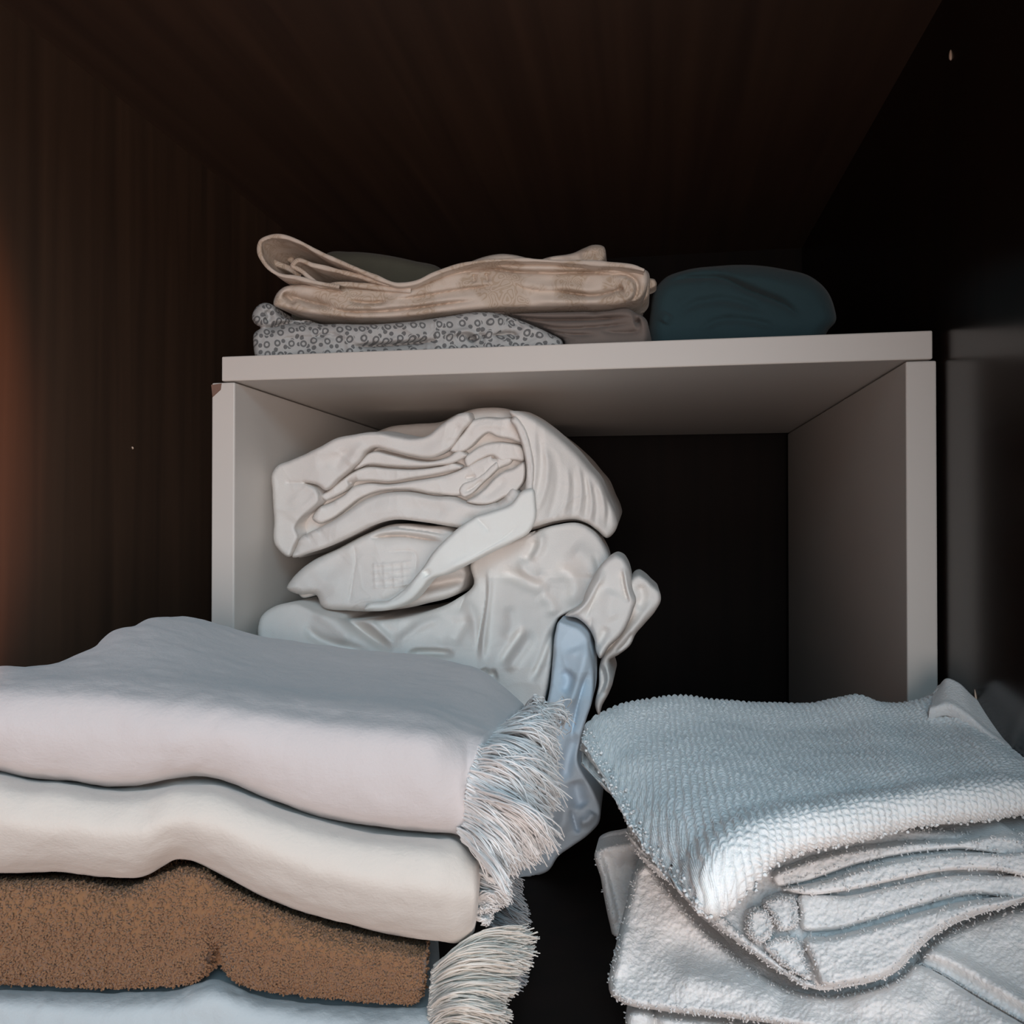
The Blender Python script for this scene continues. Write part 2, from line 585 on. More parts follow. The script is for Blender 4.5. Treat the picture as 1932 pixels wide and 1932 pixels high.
def printed_grey(name):
    m = cloth(name, (184, 185, 184), weave=1100, bump=0.3, sheen=0.1)
    nt = m.node_tree; N, L = nt.nodes, nt.links; p = N['Principled BSDF']
    src = p.inputs['Base Color'].links[0].from_socket
    tc = N.new('ShaderNodeTexCoord')
    sx = N.new('ShaderNodeSeparateXYZ'); L.new(tc.outputs['Object'], sx.inputs[0])
    cb = N.new('ShaderNodeCombineXYZ')
    L.new(math_node(N, L, 'ADD', sx.outputs[0], math_node(N, L, 'MULTIPLY', sx.outputs[1], 0.7)), cb.inputs[0])
    L.new(sx.outputs[2], cb.inputs[1])
    def vor(scale, rnd, off):
        mp = N.new('ShaderNodeMapping'); mp.inputs['Location'].default_value = off
        L.new(cb.outputs[0], mp.inputs[0])
        v = N.new('ShaderNodeTexVoronoi'); v.voronoi_dimensions = '2D'
        v.inputs['Scale'].default_value = scale; v.inputs['Randomness'].default_value = rnd
        L.new(mp.outputs[0], v.inputs['Vector'])
        return v.outputs['Distance']
    d = vor(108, 0.35, (0, 0, 0))
    ring = math_node(N, L, 'LESS_THAN', math_node(N, L, 'ABSOLUTE', math_node(N, L, 'SUBTRACT', d, 0.21)), 0.075)
    e = vor(165, 0.9, (0.31, 0.17, 0))
    dots = math_node(N, L, 'MULTIPLY', math_node(N, L, 'LESS_THAN', e, 0.27), math_node(N, L, 'GREATER_THAN', d, 0.36))
    fac = math_node(N, L, 'MULTIPLY', math_node(N, L, 'MAXIMUM', ring, dots), 0.8)
    c = N.new('ShaderNodeMixRGB'); c.inputs[2].default_value = lin((84, 86, 88))
    L.new(fac, c.inputs[0]); L.new(src, c.inputs[1]); L.new(c.outputs[0], p.inputs['Base Color'])
    return m


def wood(name, c1, c2, rough, vertical=True, spec=0.5):
    m, nt, p, N, L = nodes(name)
    tc = N.new('ShaderNodeTexCoord')
    mp = N.new('ShaderNodeMapping')
    mp.inputs['Scale'].default_value = (60, 60, 2.2) if vertical else (60, 2.2, 60)
    L.new(tc.outputs['Object'], mp.inputs[0])
    n = N.new('ShaderNodeTexNoise'); n.inputs['Scale'].default_value = 1.0; n.inputs['Detail'].default_value = 6; n.inputs['Distortion'].default_value = 0.4
    L.new(mp.outputs[0], n.inputs['Vector'])
    r = N.new('ShaderNodeValToRGB')
    r.color_ramp.elements[0].position, r.color_ramp.elements[1].position = 0.3, 0.72
    r.color_ramp.elements[0].color, r.color_ramp.elements[1].color = lin(c1), lin(c2)
    L.new(n.outputs['Fac'], r.inputs[0]); L.new(r.outputs[0], p.inputs['Base Color'])
    p.inputs['Roughness'].default_value = rough
    p.inputs['Specular IOR Level'].default_value = spec
    return m


def plain(name, rgb, rough=0.5, spec=0.4, bump=0.0, bscale=300.0):
    m, nt, p, N, L = nodes(name)
    tc = N.new('ShaderNodeTexCoord')
    n = N.new('ShaderNodeTexNoise'); n.inputs['Scale'].default_value = 9; n.inputs['Detail'].default_value = 4
    L.new(tc.outputs['Object'], n.inputs['Vector'])
    mix = N.new('ShaderNodeMixRGB'); c = lin(rgb)
    mix.inputs[1].default_value = tuple(v * 0.96 for v in c[:3]) + (1,); mix.inputs[2].default_value = c
    L.new(n.outputs['Fac'], mix.inputs[0]); L.new(mix.outputs[0], p.inputs['Base Color'])
    p.inputs['Roughness'].default_value = rough
    p.inputs['Specular IOR Level'].default_value = spec
    if bump:
        n2 = N.new('ShaderNodeTexNoise'); n2.inputs['Scale'].default_value = bscale
        L.new(tc.outputs['Object'], n2.inputs['Vector'])
        b = N.new('ShaderNodeBump'); b.inputs['Strength'].default_value = bump; b.inputs['Distance'].default_value = 0.0005
        L.new(n2.outputs['Fac'], b.inputs['Height']); L.new(b.outputs['Normal'], p.inputs['Normal'])
    return m


MAT = dict(
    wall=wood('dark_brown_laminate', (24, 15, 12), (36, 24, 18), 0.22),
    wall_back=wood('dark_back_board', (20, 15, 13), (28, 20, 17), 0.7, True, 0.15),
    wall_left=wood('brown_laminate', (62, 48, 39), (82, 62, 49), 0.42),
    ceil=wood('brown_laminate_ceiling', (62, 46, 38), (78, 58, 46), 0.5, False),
    white_board=plain('white_melamine', (216, 209, 202), 0.42, 0.35, 0.05),
    chipboard=plain('bare_chipboard', (132, 104, 92), 0.9, 0.1, 0.5, 900),
    fleck=plain('pale_fleck', (205, 180, 160), 0.4, 0.5),
    white=cloth('white_cotton', (235, 230, 225), weave=1300, bump=0.4, sheen=0.05, var=0.02, fuzz=0.12, fuzz_scale=150),
    white_hem=cloth('white_cotton_hem', (245, 244, 239), weave=1300, bump=0.25, sheen=0.05, var=0.02),
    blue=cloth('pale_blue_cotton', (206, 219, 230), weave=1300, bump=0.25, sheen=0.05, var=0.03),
    teal=cloth('dark_teal_cloth', (54, 76, 82), weave=700, bump=0.3, sheen=0.1, fuzz=0.2),
    taupe=cloth('taupe_cotton', (124, 114, 108), weave=1100, bump=0.3, sheen=0.1),
    cream_shaded=cloth('shaded_cream_cotton', (96, 98, 88), weave=1100, bump=0.3, sheen=0.1),  # cream sheet's shaded back: the shade is put into this colour
    cream_print=printed_cream('cream_printed_cotton'),
    grey_print=printed_grey('grey_printed_cotton'),
    throw_a=cloth('pale_grey_fleece', (209, 201, 200), weave=700, bump=0.35, sheen=0.35, fuzz=0.12),
    throw_b=cloth('cream_fleece', (223, 214, 205), weave=700, bump=0.35, sheen=0.35, fuzz=0.12),
    throw_c=cloth('blue_grey_fleece', (196, 204, 208), weave=700, bump=0.35, sheen=0.35, fuzz=0.15),
    yarn=cloth('white_yarn', (254, 250, 248), weave=2500, bump=0.2, sheen=0.3, var=0.03, sss=0.3),
    yarn_cream=cloth('cream_yarn', (250, 240, 228), weave=2500, bump=0.2, sheen=0.3, var=0.03, sss=0.3),
    yarn_grey=cloth('grey_yarn', (198, 198, 200), weave=2500, bump=0.4, sheen=0.3, var=0.06),
    brown=cloth('brown_terry', (142, 103, 72), weave=900, bump=0.5, sheen=0.25, var=0.12),
    terry=cloth('white_terry', (242, 243, 242), weave=1400, bump=0.4, sheen=0.2, var=0.03, sss=0.4, nub=0.18, nub_scale=600, spec=0.03, fuzz=0.25, fuzz_scale=900),
    terry_b=cloth('white_terry_soft', (243, 240, 238), weave=1100, bump=0.3, sheen=0.2, var=0.03, sss=0.4, fuzz=0.18, fuzz_scale=900, nub=0.2, nub_scale=800, spec=0.03),
)

# ------------------------------------------------------------------ the wardrobe
XL, XR, YF, YB, ZC = -0.400, 0.1815, 0.06, 0.995, 0.559
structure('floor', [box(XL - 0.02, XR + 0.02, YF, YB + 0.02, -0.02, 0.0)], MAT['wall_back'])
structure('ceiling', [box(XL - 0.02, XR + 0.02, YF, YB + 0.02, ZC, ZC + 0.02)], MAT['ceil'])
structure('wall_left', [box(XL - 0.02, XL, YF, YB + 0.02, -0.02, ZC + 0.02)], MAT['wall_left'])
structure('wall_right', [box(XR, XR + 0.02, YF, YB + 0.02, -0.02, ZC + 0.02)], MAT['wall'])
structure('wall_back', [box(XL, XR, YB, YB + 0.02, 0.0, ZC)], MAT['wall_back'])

# pale flecks on the dark walls
def fleck(px, py, X, ln, wd, dx, dz, label):
    r = ray(px, py); t = X / r[0]; c = CAM + t * r
    k = np.linspace(-1, 1, 9)
    C = np.stack([np.full(9, c[0]), c[1] + k * ln * dx, c[2] + k * ln * dz], 1)[None]
    rr = (wd * np.sqrt(np.clip(1 - k ** 2, 0.02, 1)) * (1.15 - 0.35 * k))[None]
    o = make('paint_fleck', [tubes(C, rr, 8)], MAT['fleck'])
    tag(o, label, 'fleck')

fleck(1794, 104, XR, 0.0034, 0.0010, 0.05, 1.0, 'small pale drop-shaped fleck high on the dark right wardrobe wall')
fleck(1841, 1312, XR, 0.0032, 0.0006, 0.4, 1.0, 'thin pale sliver on the dark right wall just above the textured white towel')
fleck(250, 845, XL, 0.0012, 0.0010, 0.6, 0.3, 'tiny pale speck on the brown left wardrobe wall beside the white shelf unit')

# ------------------------------------------------------------------ white shelf unit
BX0, BX1, BY, BD, BZ, T = -0.3059, 0.1763, 0.5374, 0.4313, 0.3537, 0.018
SX0, SX1, ZJ = BX0 - 0.0077, BX1 + 0.0022, BZ - T - 0.0010
unit = thing('shelf_unit', (0.5 * (BX0 + BX1), BY + BD / 2, 0), 'white open-fronted shelf unit with a thick top board in the dark wardrobe', 'shelf unit')
bevel(make('top_panel', [box(BX0, BX1, BY, BY + BD, BZ - T, BZ)], MAT['white_board'], unit, False), 0.0009)
sl = bevel(make('side_panel', [box(SX0, SX0 + T, BY, BY + BD, 0.0005, ZJ)], MAT['white_board'], unit, False), 0.0011)
bevel(make('side_panel', [box(SX1 - T, SX1, BY, BY + BD, 0.0005, ZJ)], MAT['white_board'], unit, False), 0.0011)
# knocked corner of the left side panel where bare board shows
Vc = np.array([(SX0 - 0.0002, BY - 0.0004, ZJ - 0.0015), (SX0 + 0.0078, BY - 0.0004, ZJ - 0.0006), (SX0 + 0.0072, BY - 0.0004, ZJ - 0.0052), (SX0 + 0.0008, BY - 0.0004, ZJ - 0.0105),
               (SX0 - 0.0002, BY + 0.004, ZJ - 0.0015), (SX0 + 0.0078, BY + 0.004, ZJ - 0.0006), (SX0 + 0.0072, BY + 0.004, ZJ - 0.0052), (SX0 + 0.0008, BY + 0.004, ZJ - 0.0105)])
ch = make('chipped_corner', [(Vc, np.array([(0, 3, 2, 1), (0, 1, 5, 4), (1, 2, 6, 5), (2, 3, 7, 6), (3, 0, 4, 7), (4, 5, 6, 7)]))], MAT['chipboard'], sl, False)
ch['label'] = 'bare brown chipboard showing at the knocked corner'

ZT = BZ + 0.0004
# ------------------------------------------------------------------ on top of the unit
# cream printed sheet, folded
cs = thing('printed_sheet', (-0.12, 0.62, BZ + 0.03), 'cream sheet printed with tan scrolls, folded in loops on top of the shelf unit', 'sheet')
o, *_ = relief([(516, 575), (520, 557), (533, 543), (560, 537), (600, 538), (660, 543), (720, 547), (770, 545), (800, 534), (850, 512), (900, 501), (960, 496), (1060, 498),
                (1150, 502), (1203, 505), (1219, 510), (1222, 538), (1210, 562), (1180, 573), (1100, 578), (950, 582), (850, 589), (760, 599), (690, 601), (610, 596), (540, 584)],
               0.553, (13, 0.008), [
    ('v', [(536, 553), (560, 562), (600, 573), (640, 580)], 12, 5, .5), ('v', [(533, 551), (545, 562), (560, 572)], 9, 5, .3),
    ('s', [(605, 577), (646, 586), (708, 587), (770, 582), (853, 571), (905, 566)], 4, 7), ('v', [(605, 577), (646, 586), (708, 587), (770, 582), (853, 571), (905, 566)], 5, 3),
    ('v', [(652, 566), (690, 571), (735, 569)], 5, 4), ('g', [(640, 552), (700, 556), (760, 556)], 3, 7),
    ('s', [(942, 536), (853, 548), (770, 563), (735, 566)], -4, 7), ('v', [(735, 566), (770, 562), (853, 548), (942, 536)], 5, 3),
    ('s', [(840, 522), (883, 511), (927, 505), (955, 510), (1036, 514), (1144, 515), (1180, 520)], 5, 9), ('v', [(840, 522), (883, 511), (927, 505), (955, 510), (1036, 514), (1144, 515), (1188, 524)], 5, 3),
    ('v', [(1150, 517), (1184, 519), (1200, 530), (1203, 545), (1197, 562), (1180, 572)], 5, 4), ('r', [(1150, 522), (1180, 526), (1194, 540), (1190, 558), (1165, 569)], 3, 7),
    ('s', [(955, 529), (979, 539), (1005, 546), (1057, 549), (1118, 557), (1150, 552)], 4, 9), ('v', [(1040, 548), (1090, 554), (1118, 557), (1155, 551), (1176, 545)], 8, 3.5), ('v', [(1160, 550), (1178, 543)], 7, 5, .4),
    ('v', [(893, 515), (895, 535)], 3, 4), ('v', [(916, 513), (921, 533)], 3, 4), ('g', [(1010, 530), (1080, 528), (1130, 535)], 2, 12), ('r', [(1000, 566), (1080, 568), (1150, 566)], 2.5, 8)],
    nz=(0.9, 45), back=0.10, step=2.0, gain=1.8, shear=(0, 0.003))
make('folded_layers', [o], MAT['cream_print'], cs)
make('turned_back_fold', [strip([(640, 541), (600, 534), (560, 524), (522, 516), (502, 500), (490, 476), (492, 456), (510, 447), (535, 447), (562, 456), (604, 478), (652, 499), (702, 520), (752, 537), (785, 533), (815, 519), (850, 506), (900, 494), (960, 490), (1050, 493), (1140, 498), (1200, 505), (1215, 510)], 0.546, 8, 0.11, 420),
                          strip([(775, 548), (740, 545), (690, 539), (640, 536), (602, 538), (588, 528), (570, 512), (552, 500), (560, 492), (590, 500), (640, 512), (690, 524), (735, 537)], 0.552, 9, 0.10, 260),
                          strip([(492, 476), (502, 487), (520, 497), (540, 504), (556, 512), (566, 522)], 0.566, 10, 0.09, 120),
                          strip([(508, 468), (530, 476), (552, 492)], 0.585, 12, 0.07, 80)], MAT['cream_print'], cs)
o, *_ = relief([(876, 500), (905, 487), (945, 479), (985, 484), (1008, 491), (1040, 484), (1082, 477), (1104, 467), (1118, 462), (1140, 466), (1143, 482), (1136, 498), (1060, 502), (960, 502)], 0.562, (9, 0.006),
               [('v', [(930, 489), (1000, 494), (1060, 489), (1100, 492)], 5, 4), ('r', [(1090, 485), (1120, 474), (1138, 474)], 3, 9), ('g', [(1005, 490), (1040, 489)], 3, 6)], nz=(0.8, 30), back=0.09, step=2.0)
make('top_fold', [o], MAT['cream_print'], cs)
o, *_ = relief([(1212, 532), (1224, 525), (1236, 528), (1239, 538), (1228, 546), (1214, 545)], 0.595, (5, 0.004), nz=(0.4, 20), back=0.012, step=1.6)
make('corner', [o], MAT['cream_print'], cs)
o, *_ = relief([(1195, 508), (1222, 512), (1226, 540), (1222, 562), (1214, 570), (1192, 570), (1180, 556)], 0.575, (12, 0.008), [('g', [(1222, 520), (1214, 560), (1210, 590)], 3, 8)], nz=(0.7, 30), back=0.03, step=2.0)
make('back_layers', [o], MAT['cream_print'], cs)

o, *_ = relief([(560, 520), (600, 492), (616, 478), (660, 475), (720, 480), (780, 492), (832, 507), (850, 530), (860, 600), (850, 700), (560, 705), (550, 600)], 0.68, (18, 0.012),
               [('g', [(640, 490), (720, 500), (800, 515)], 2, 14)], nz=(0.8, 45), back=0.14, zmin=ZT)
tag(make('shaded_sheet_back', [o], MAT['cream_shaded']), 'back part of the cream printed sheet seen behind its dip, its shade painted in as dull grey-green', 'cloth')  # rear of the cream sheet, shade painted as a darker grey-green cloth

# grey printed sheet
o, *_ = relief([(476, 603), (480, 584), (490, 574), (502, 571), (518, 578), (527, 594), (545, 602), (590, 606), (600, 610), (640, 611), (700, 612), (760, 608), (850, 596), (900, 589), (938, 591), (975, 602), (1005, 614),
                (1035, 628), (1062, 646), (1050, 672), (900, 680), (700, 684), (560, 688), (490, 690), (478, 650), (480, 628), (492, 618), (482, 612)],
               0.551, (12, 0.009), [
    ('v', [(484, 616), (505, 618), (540, 610), (590, 607), (640, 606)], 9, 5), ('g', [(540, 602), (580, 600), (620, 602)], 7, 9),
    ('v', [(657, 653), (710, 652), (770, 648), (818, 643), (835, 640)], 8, 3.5), ('s', [(657, 652), (710, 651), (770, 647), (818, 642)], 3, 6),
    ('v', [(883, 645), (890, 638), (900, 640)], 9, 5, .3), ('r', [(838, 638), (862, 627), (885, 625), (903, 637), (920, 646)], 4, 5), ('v', [(925, 634), (945, 631), (970, 631), (980, 637)], 6, 3.5),
    ('v', [(905, 645), (912, 636), (900, 630)], 4, 3), ('g', [(500, 585), (508, 598), (500, 608)], 5, 7), ('s', [(500, 640), (600, 634), (680, 640)], 2, 8), ('g', [(560, 625), (640, 618), (700, 610)], 2, 9),
    ('v', [(590, 640), (610, 630), (640, 632)], 3, 5), ('v', [(660, 615), (680, 605), (690, 612)], 3, 4), ('g', [(830, 610), (880, 605), (940, 612)], 1.5, 10), ('v', [(945, 600), (975, 612), (990, 622)], 3, 5)],
    nz=(1.6, 38), zmin=ZT, back=0.10, shear=(0, -0.005), step=2.0, gain=1.8, crump=(1.5, 34))
tag(make('patterned_sheet', [o], MAT['grey_print']), 'grey and white ring-printed folded sheet lowest on the shelf unit, under the cream one', 'sheet')

# taupe sheet
o, *_ = relief([(916, 593), (960, 592), (1050, 589), (1140, 587), (1190, 584), (1200, 591), (1212, 596), (1221, 606), (1223, 625), (1218, 655), (1100, 672), (1060, 672), (1066, 646), (1038, 626), (1008, 611), (978, 599), (942, 588)],
               0.560, (12, 0.008), [
    ('s', [(925, 586), (1000, 600), (1100, 601), (1180, 598), (1215, 600)], 4, 8), ('v', [(925, 586), (1000, 601), (1090, 603), (1150, 601), (1190, 597)], 5, 3),
    ('v', [(975, 600), (1050, 619), (1120, 617), (1200, 609)], 4, 4), ('v', [(990, 610), (1060, 629), (1130, 632)], 4, 4), ('v', [(1000, 620), (1050, 636), (1090, 641)], 3, 4),
    ('v', [(1112, 580), (1121, 588), (1130, 580)], 7, 4, .2), ('v', [(1195, 609), (1210, 604)], 9, 5, .4), ('v', [(1130, 624), (1180, 628), (1214, 624)], 3, 5)],
    nz=(0.9, 45), zmin=ZT, back=0.03, step=2.0, gain=1.8, shear=(0.004, -0.004))
tag(make('plain_sheet', [o], MAT['taupe']), 'plain taupe folded sheet beside the grey printed one, under the cream sheet', 'sheet')

# teal bundle
o, *_ = relief([(1226, 660), (1227, 590), (1234, 550), (1254, 525), (1292, 510), (1350, 502), (1420, 500), (1480, 508), (1530, 522), (1560, 548), (1574, 580), (1577, 606), (1562, 624), (1548, 660), (1400, 670)],
               0.612, (30, 0.022), [
    ('s', [(1243, 534), (1300, 522), (1362, 524), (1415, 548), (1477, 572), (1525, 606)], 5, 14), ('g', [(1243, 534), (1300, 524), (1362, 524), (1415, 548), (1477, 572), (1525, 606)], 4, 7),
    ('g', [(1270, 600), (1300, 578), (1344, 566), (1400, 572), (1450, 592)], 4, 9), ('g', [(1310, 628), (1360, 604), (1420, 606), (1480, 622)], 4, 8), ('r', [(1380, 516), (1460, 530), (1530, 560)], 4, 16), ('r', [(1250, 610), (1262, 590)], 4, 12)],
    nz=(1.6, 60), zmin=ZT, back=0.16)
tag(make('cloth_bundle', [o], MAT['teal']), 'dark teal cloth bundle on the right of the shelf unit top', 'cloth')

# ------------------------------------------------------------------ white sheets inside the unit
roll = thing('rolled_sheet', (-0.10, 0.63, 0.22), 'crumpled white sheet rolled up, topmost of the pile inside the shelf unit', 'sheet')
tilt = lambda base: (lambda x, y: base + 0.00022 * np.clip(x - 1010, 0, 300) + 0.010 * np.clip((600 - x) / 90, 0, 1))
TOP = [(514, 892), (522, 880), (547, 869), (580, 855), (606, 842), (634, 827), (668, 820), (705, 815), (745, 822), (780, 827), (806, 822), (830, 803), (848, 791), (872, 779)]
CROWN = [(899, 771), (924, 769), (955, 771), (976, 777), (1003, 787)]
RIGHT = [(1032, 806), (1059, 828), (1090, 857), (1111, 882), (1131, 905), (1148, 942), (1162, 973), (1165, 990), (1158, 1006), (1146, 1015)]
UNDER = [(955, 1012), (900, 1000), (860, 995), (798, 985), (742, 981), (700, 993), (658, 1014), (593, 1041), (547, 1051), (520, 1030), (517, 980), (514, 930)]
P_ = []
def layer(outline, base, rim, folds=(), back=0.04, nz=(0.8, 60), crump=(1.0, 70), gain=1.4, shear=(0, 0.005)):
    o, *_ = relief(outline, tilt(base), rim, folds, step=1.9, back=back, nz=nz, crump=crump, gain=gain, shear=shear)
    P_.append(o)
# core of the roll, behind its layers
layer([(max(x, 562), y) for x, y in TOP] + CROWN + RIGHT + [(1130, 1003), (1113, 991), (1090, 984), (1050, 988), (1008, 1000)] + [(max(x, 562), y) for x, y in UNDER], 0.596, (22, 0.016), back=0.24, shear=(0, 0.012))
# outer wrap round the left nose and over the top
layer(TOP + [(884, 779), (890, 790), (872, 815), (848, 848), (818, 863), (770, 859), (733, 850), (704, 845), (692, 852), (680, 870), (662, 886), (640, 904), (613, 925), (600, 916), (575, 911), (596, 921), (603, 944), (588, 962), (568, 979), (558, 995), (563, 1012), (554, 1034), (547, 1050), (520, 1030), (517, 980), (514, 930)],
      0.573, (8, 0.007), [('g', [(590, 880), (640, 862), (672, 850)], 2, 12), ('r', [(655, 880), (672, 852), (690, 836)], 2, 9), ('g', [(648, 845), (640, 870), (628, 890)], 1.5, 8), ('r', [(545, 935), (560, 955), (545, 985)], 2, 22), ('v', [(535, 910), (560, 911), (580, 911)], 2, 4), ('g', [(730, 825), (790, 838), (850, 815)], 1.5, 12), ('g', [(866, 796), (856, 825), (838, 848)], 2, 7)])
layer([(694, 856), (706, 852), (733, 857), (770, 866), (817, 870), (846, 862), (868, 850), (880, 858), (860, 872), (820, 879), (779, 881), (733, 879), (694, 877), (668, 886), (682, 868)], 0.579, (5, 0.005), back=0.03, crump=None)
layer([(606, 938), (624, 922), (644, 906), (664, 892), (688, 882), (733, 884), (779, 886), (830, 880), (858, 874), (872, 880), (836, 892), (780, 902), (733, 909), (692, 907), (668, 910), (652, 926), (630, 938), (612, 944)], 0.581, (5, 0.005), [('v', [(655, 913), (664, 909), (676, 906)], 6, 4)], back=0.03, crump=(0.8, 40))
layer([(604, 956), (622, 948), (646, 936), (668, 918), (692, 912), (733, 914), (780, 907), (836, 897), (872, 884), (905, 866), (926, 858), (944, 852), (962, 852), (966, 872), (944, 884), (926, 897), (905, 918), (872, 934), (820, 932), (761, 924), (714, 928), (677, 943), (655, 960), (622, 982), (602, 988), (590, 980)],
      0.584, (7, 0.006), [('v', [(604, 957), (617, 950), (636, 944)], 4, 4), ('g', [(835, 910), (845, 890), (870, 875)], 2, 9), ('r', [(700, 925), (770, 915), (840, 908)], 2, 10), ('v', [(926, 863), (940, 861)], 8, 4, .3), ('v', [(876, 902), (890, 900), (898, 896)], 4, 3)], back=0.03)
# lower roll of the same sheet
layer([(556, 1036), (566, 1016), (584, 1004), (604, 995), (626, 984), (650, 969), (680, 948), (716, 933), (761, 929), (820, 938), (858, 940), (872, 946), (890, 952), (925, 951), (950, 938), (968, 920), (982, 930), (984, 960), (958, 1008)] + UNDER[1:8] + [(551, 1049)],
      0.575, (9, 0.008), [('v', [(574, 1008), (584, 1002)], 9, 5, .3), ('v', [(594, 996), (604, 990)], 8, 5, .3), ('v', [(562, 1020), (557, 1032), (551, 1044)], 4, 5), ('v', [(930, 952), (942, 946), (956, 936)], 7, 4, .3), ('r', [(600, 1020), (650, 992), (705, 966), (770, 950)], 3, 16), ('g', [(760, 960), (800, 958), (850, 968)], 1.5, 12), ('g', [(870, 970), (900, 985), (940, 990)], 2, 10)])
# layers rolled up inside the crown
layer([(850, 852), (874, 816), (894, 792), (912, 788), (940, 789), (966, 790), (978, 812), (984, 834), (960, 828), (938, 824), (920, 817), (906, 826), (890, 842), (874, 852)], 0.580, (5, 0.005), [('r', [(884, 830), (902, 806), (930, 802), (964, 808)], 1.5, 6)], back=0.03, crump=(0.8, 40))
layer([(876, 866), (890, 852), (910, 840), (932, 835), (965, 837), (984, 842), (988, 870), (966, 868), (944, 870), (930, 860), (905, 868), (880, 880)], 0.583, (5, 0.005), back=0.03, crump=(0.8, 40))
layer([(866, 926), (872, 914), (892, 906), (912, 893), (928, 878), (938, 872), (941, 880), (930, 894), (908, 914), (886, 934), (874, 938)], 0.580, (4, 0.004), [('v', [(874, 930), (892, 920), (912, 903)], 3, 3)], back=0.03, crump=None)
layer([(896, 936), (914, 922), (932, 903), (950, 890), (966, 885), (988, 872), (990, 905), (974, 928), (952, 938), (928, 950), (900, 952), (880, 946)], 0.579, (6, 0.006), [('g', [(905, 940), (930, 925), (955, 900)], 2, 8)], back=0.03, crump=None)
# right side of the roll with its pleats, and the rolled hem
layer([(962, 775), (976, 776), (1003, 787)] + RIGHT + [(1127, 1001), (1110, 989), (1090, 981), (1050, 983), (1008, 994), (986, 1000), (978, 965), (994, 930), (1000, 884), (994, 843), (980, 806)], 0.572, (11, 0.009), [
    ('r', [(1026, 830), (1034, 884), (1025, 936), (1008, 973)], 2.2, 6), ('g', [(1044, 850), (1052, 900), (1044, 950), (1030, 990)], 2, 7), ('r', [(1069, 875), (1073, 915), (1068, 950), (1060, 985)], 2, 5), ('g', [(1080, 880), (1084, 930), (1078, 985)], 2, 5),
    ('r', [(1090, 870), (1097, 920), (1090, 984)], 1.8, 4), ('g', [(1100, 885), (1107, 935), (1102, 990)], 2, 4), ('r', [(1108, 895), (1117, 946), (1112, 990)], 1.8, 4), ('g', [(1118, 905), (1126, 950), (1122, 995)], 2, 4), ('r', [(1128, 910), (1139, 946), (1140, 985)], 2, 4), ('g', [(1140, 935), (1148, 965), (1144, 1000)], 2, 4), ('g', [(1012, 800), (1020, 845), (1020, 890), (1010, 935), (998, 965)], 2.5, 6)], nz=(0.8, 60), crump=(0.9, 60))
layer([(963, 792), (972, 786), (986, 800), (1001, 840), (1008, 884), (1005, 926), (995, 960), (982, 956), (990, 925), (993, 884), (986, 845), (973, 808)], 0.567, (7, 0.005), [('v', [(972, 790), (990, 830), (999, 884), (995, 930)], 1.2, 3)], back=0.012, nz=(0.8, 16), crump=None, shear=(0, 0))
make('roll', P_, MAT['white'], roll)
o, *_ = relief([(690, 830), (733, 806), (780, 800), (835, 795), (870, 780), (880, 830), (820, 850), (740, 850)], 0.70, (14, 0.010), nz=(0.7, 50), back=0.18)
make('back_roll', [o], MAT['white'], roll)
o, *_ = relief([(988, 925), (1005, 922), (1011, 948), (1011, 978), (1000, 1003), (965, 1024), (920, 1046), (880, 1066), (842, 1084), (812, 1094), (797, 1112), (778, 1132), (748, 1147), (705, 1153), (686, 1150), (690, 1143), (730, 1134), (760, 1114), (783, 1089), (800, 1068), (815, 1045), (840, 1018), (870, 992), (897, 975), (930, 964), (962, 952)],
               lambda x, y: 0.550 + 0.008 * np.clip((x - 880) / 120, 0, 1), (9, 0.006),
               [('v', [(897, 975), (912, 990), (925, 1005)], 2, 4), ('r', [(970, 1000), (930, 1030), (880, 1056), (830, 1078)], 1.8, 6), ('v', [(985, 985), (950, 1015), (905, 1042), (850, 1070)], 2.2, 3.5), ('g', [(800, 1075), (808, 1088)], 3, 7), ('v', [(780, 1094), (762, 1118), (735, 1138)], 2, 4)],
               nz=(0.5, 40), back=0.012, step=1.9)
h = make('trailing_hem', [o], MAT['white_hem'], roll)

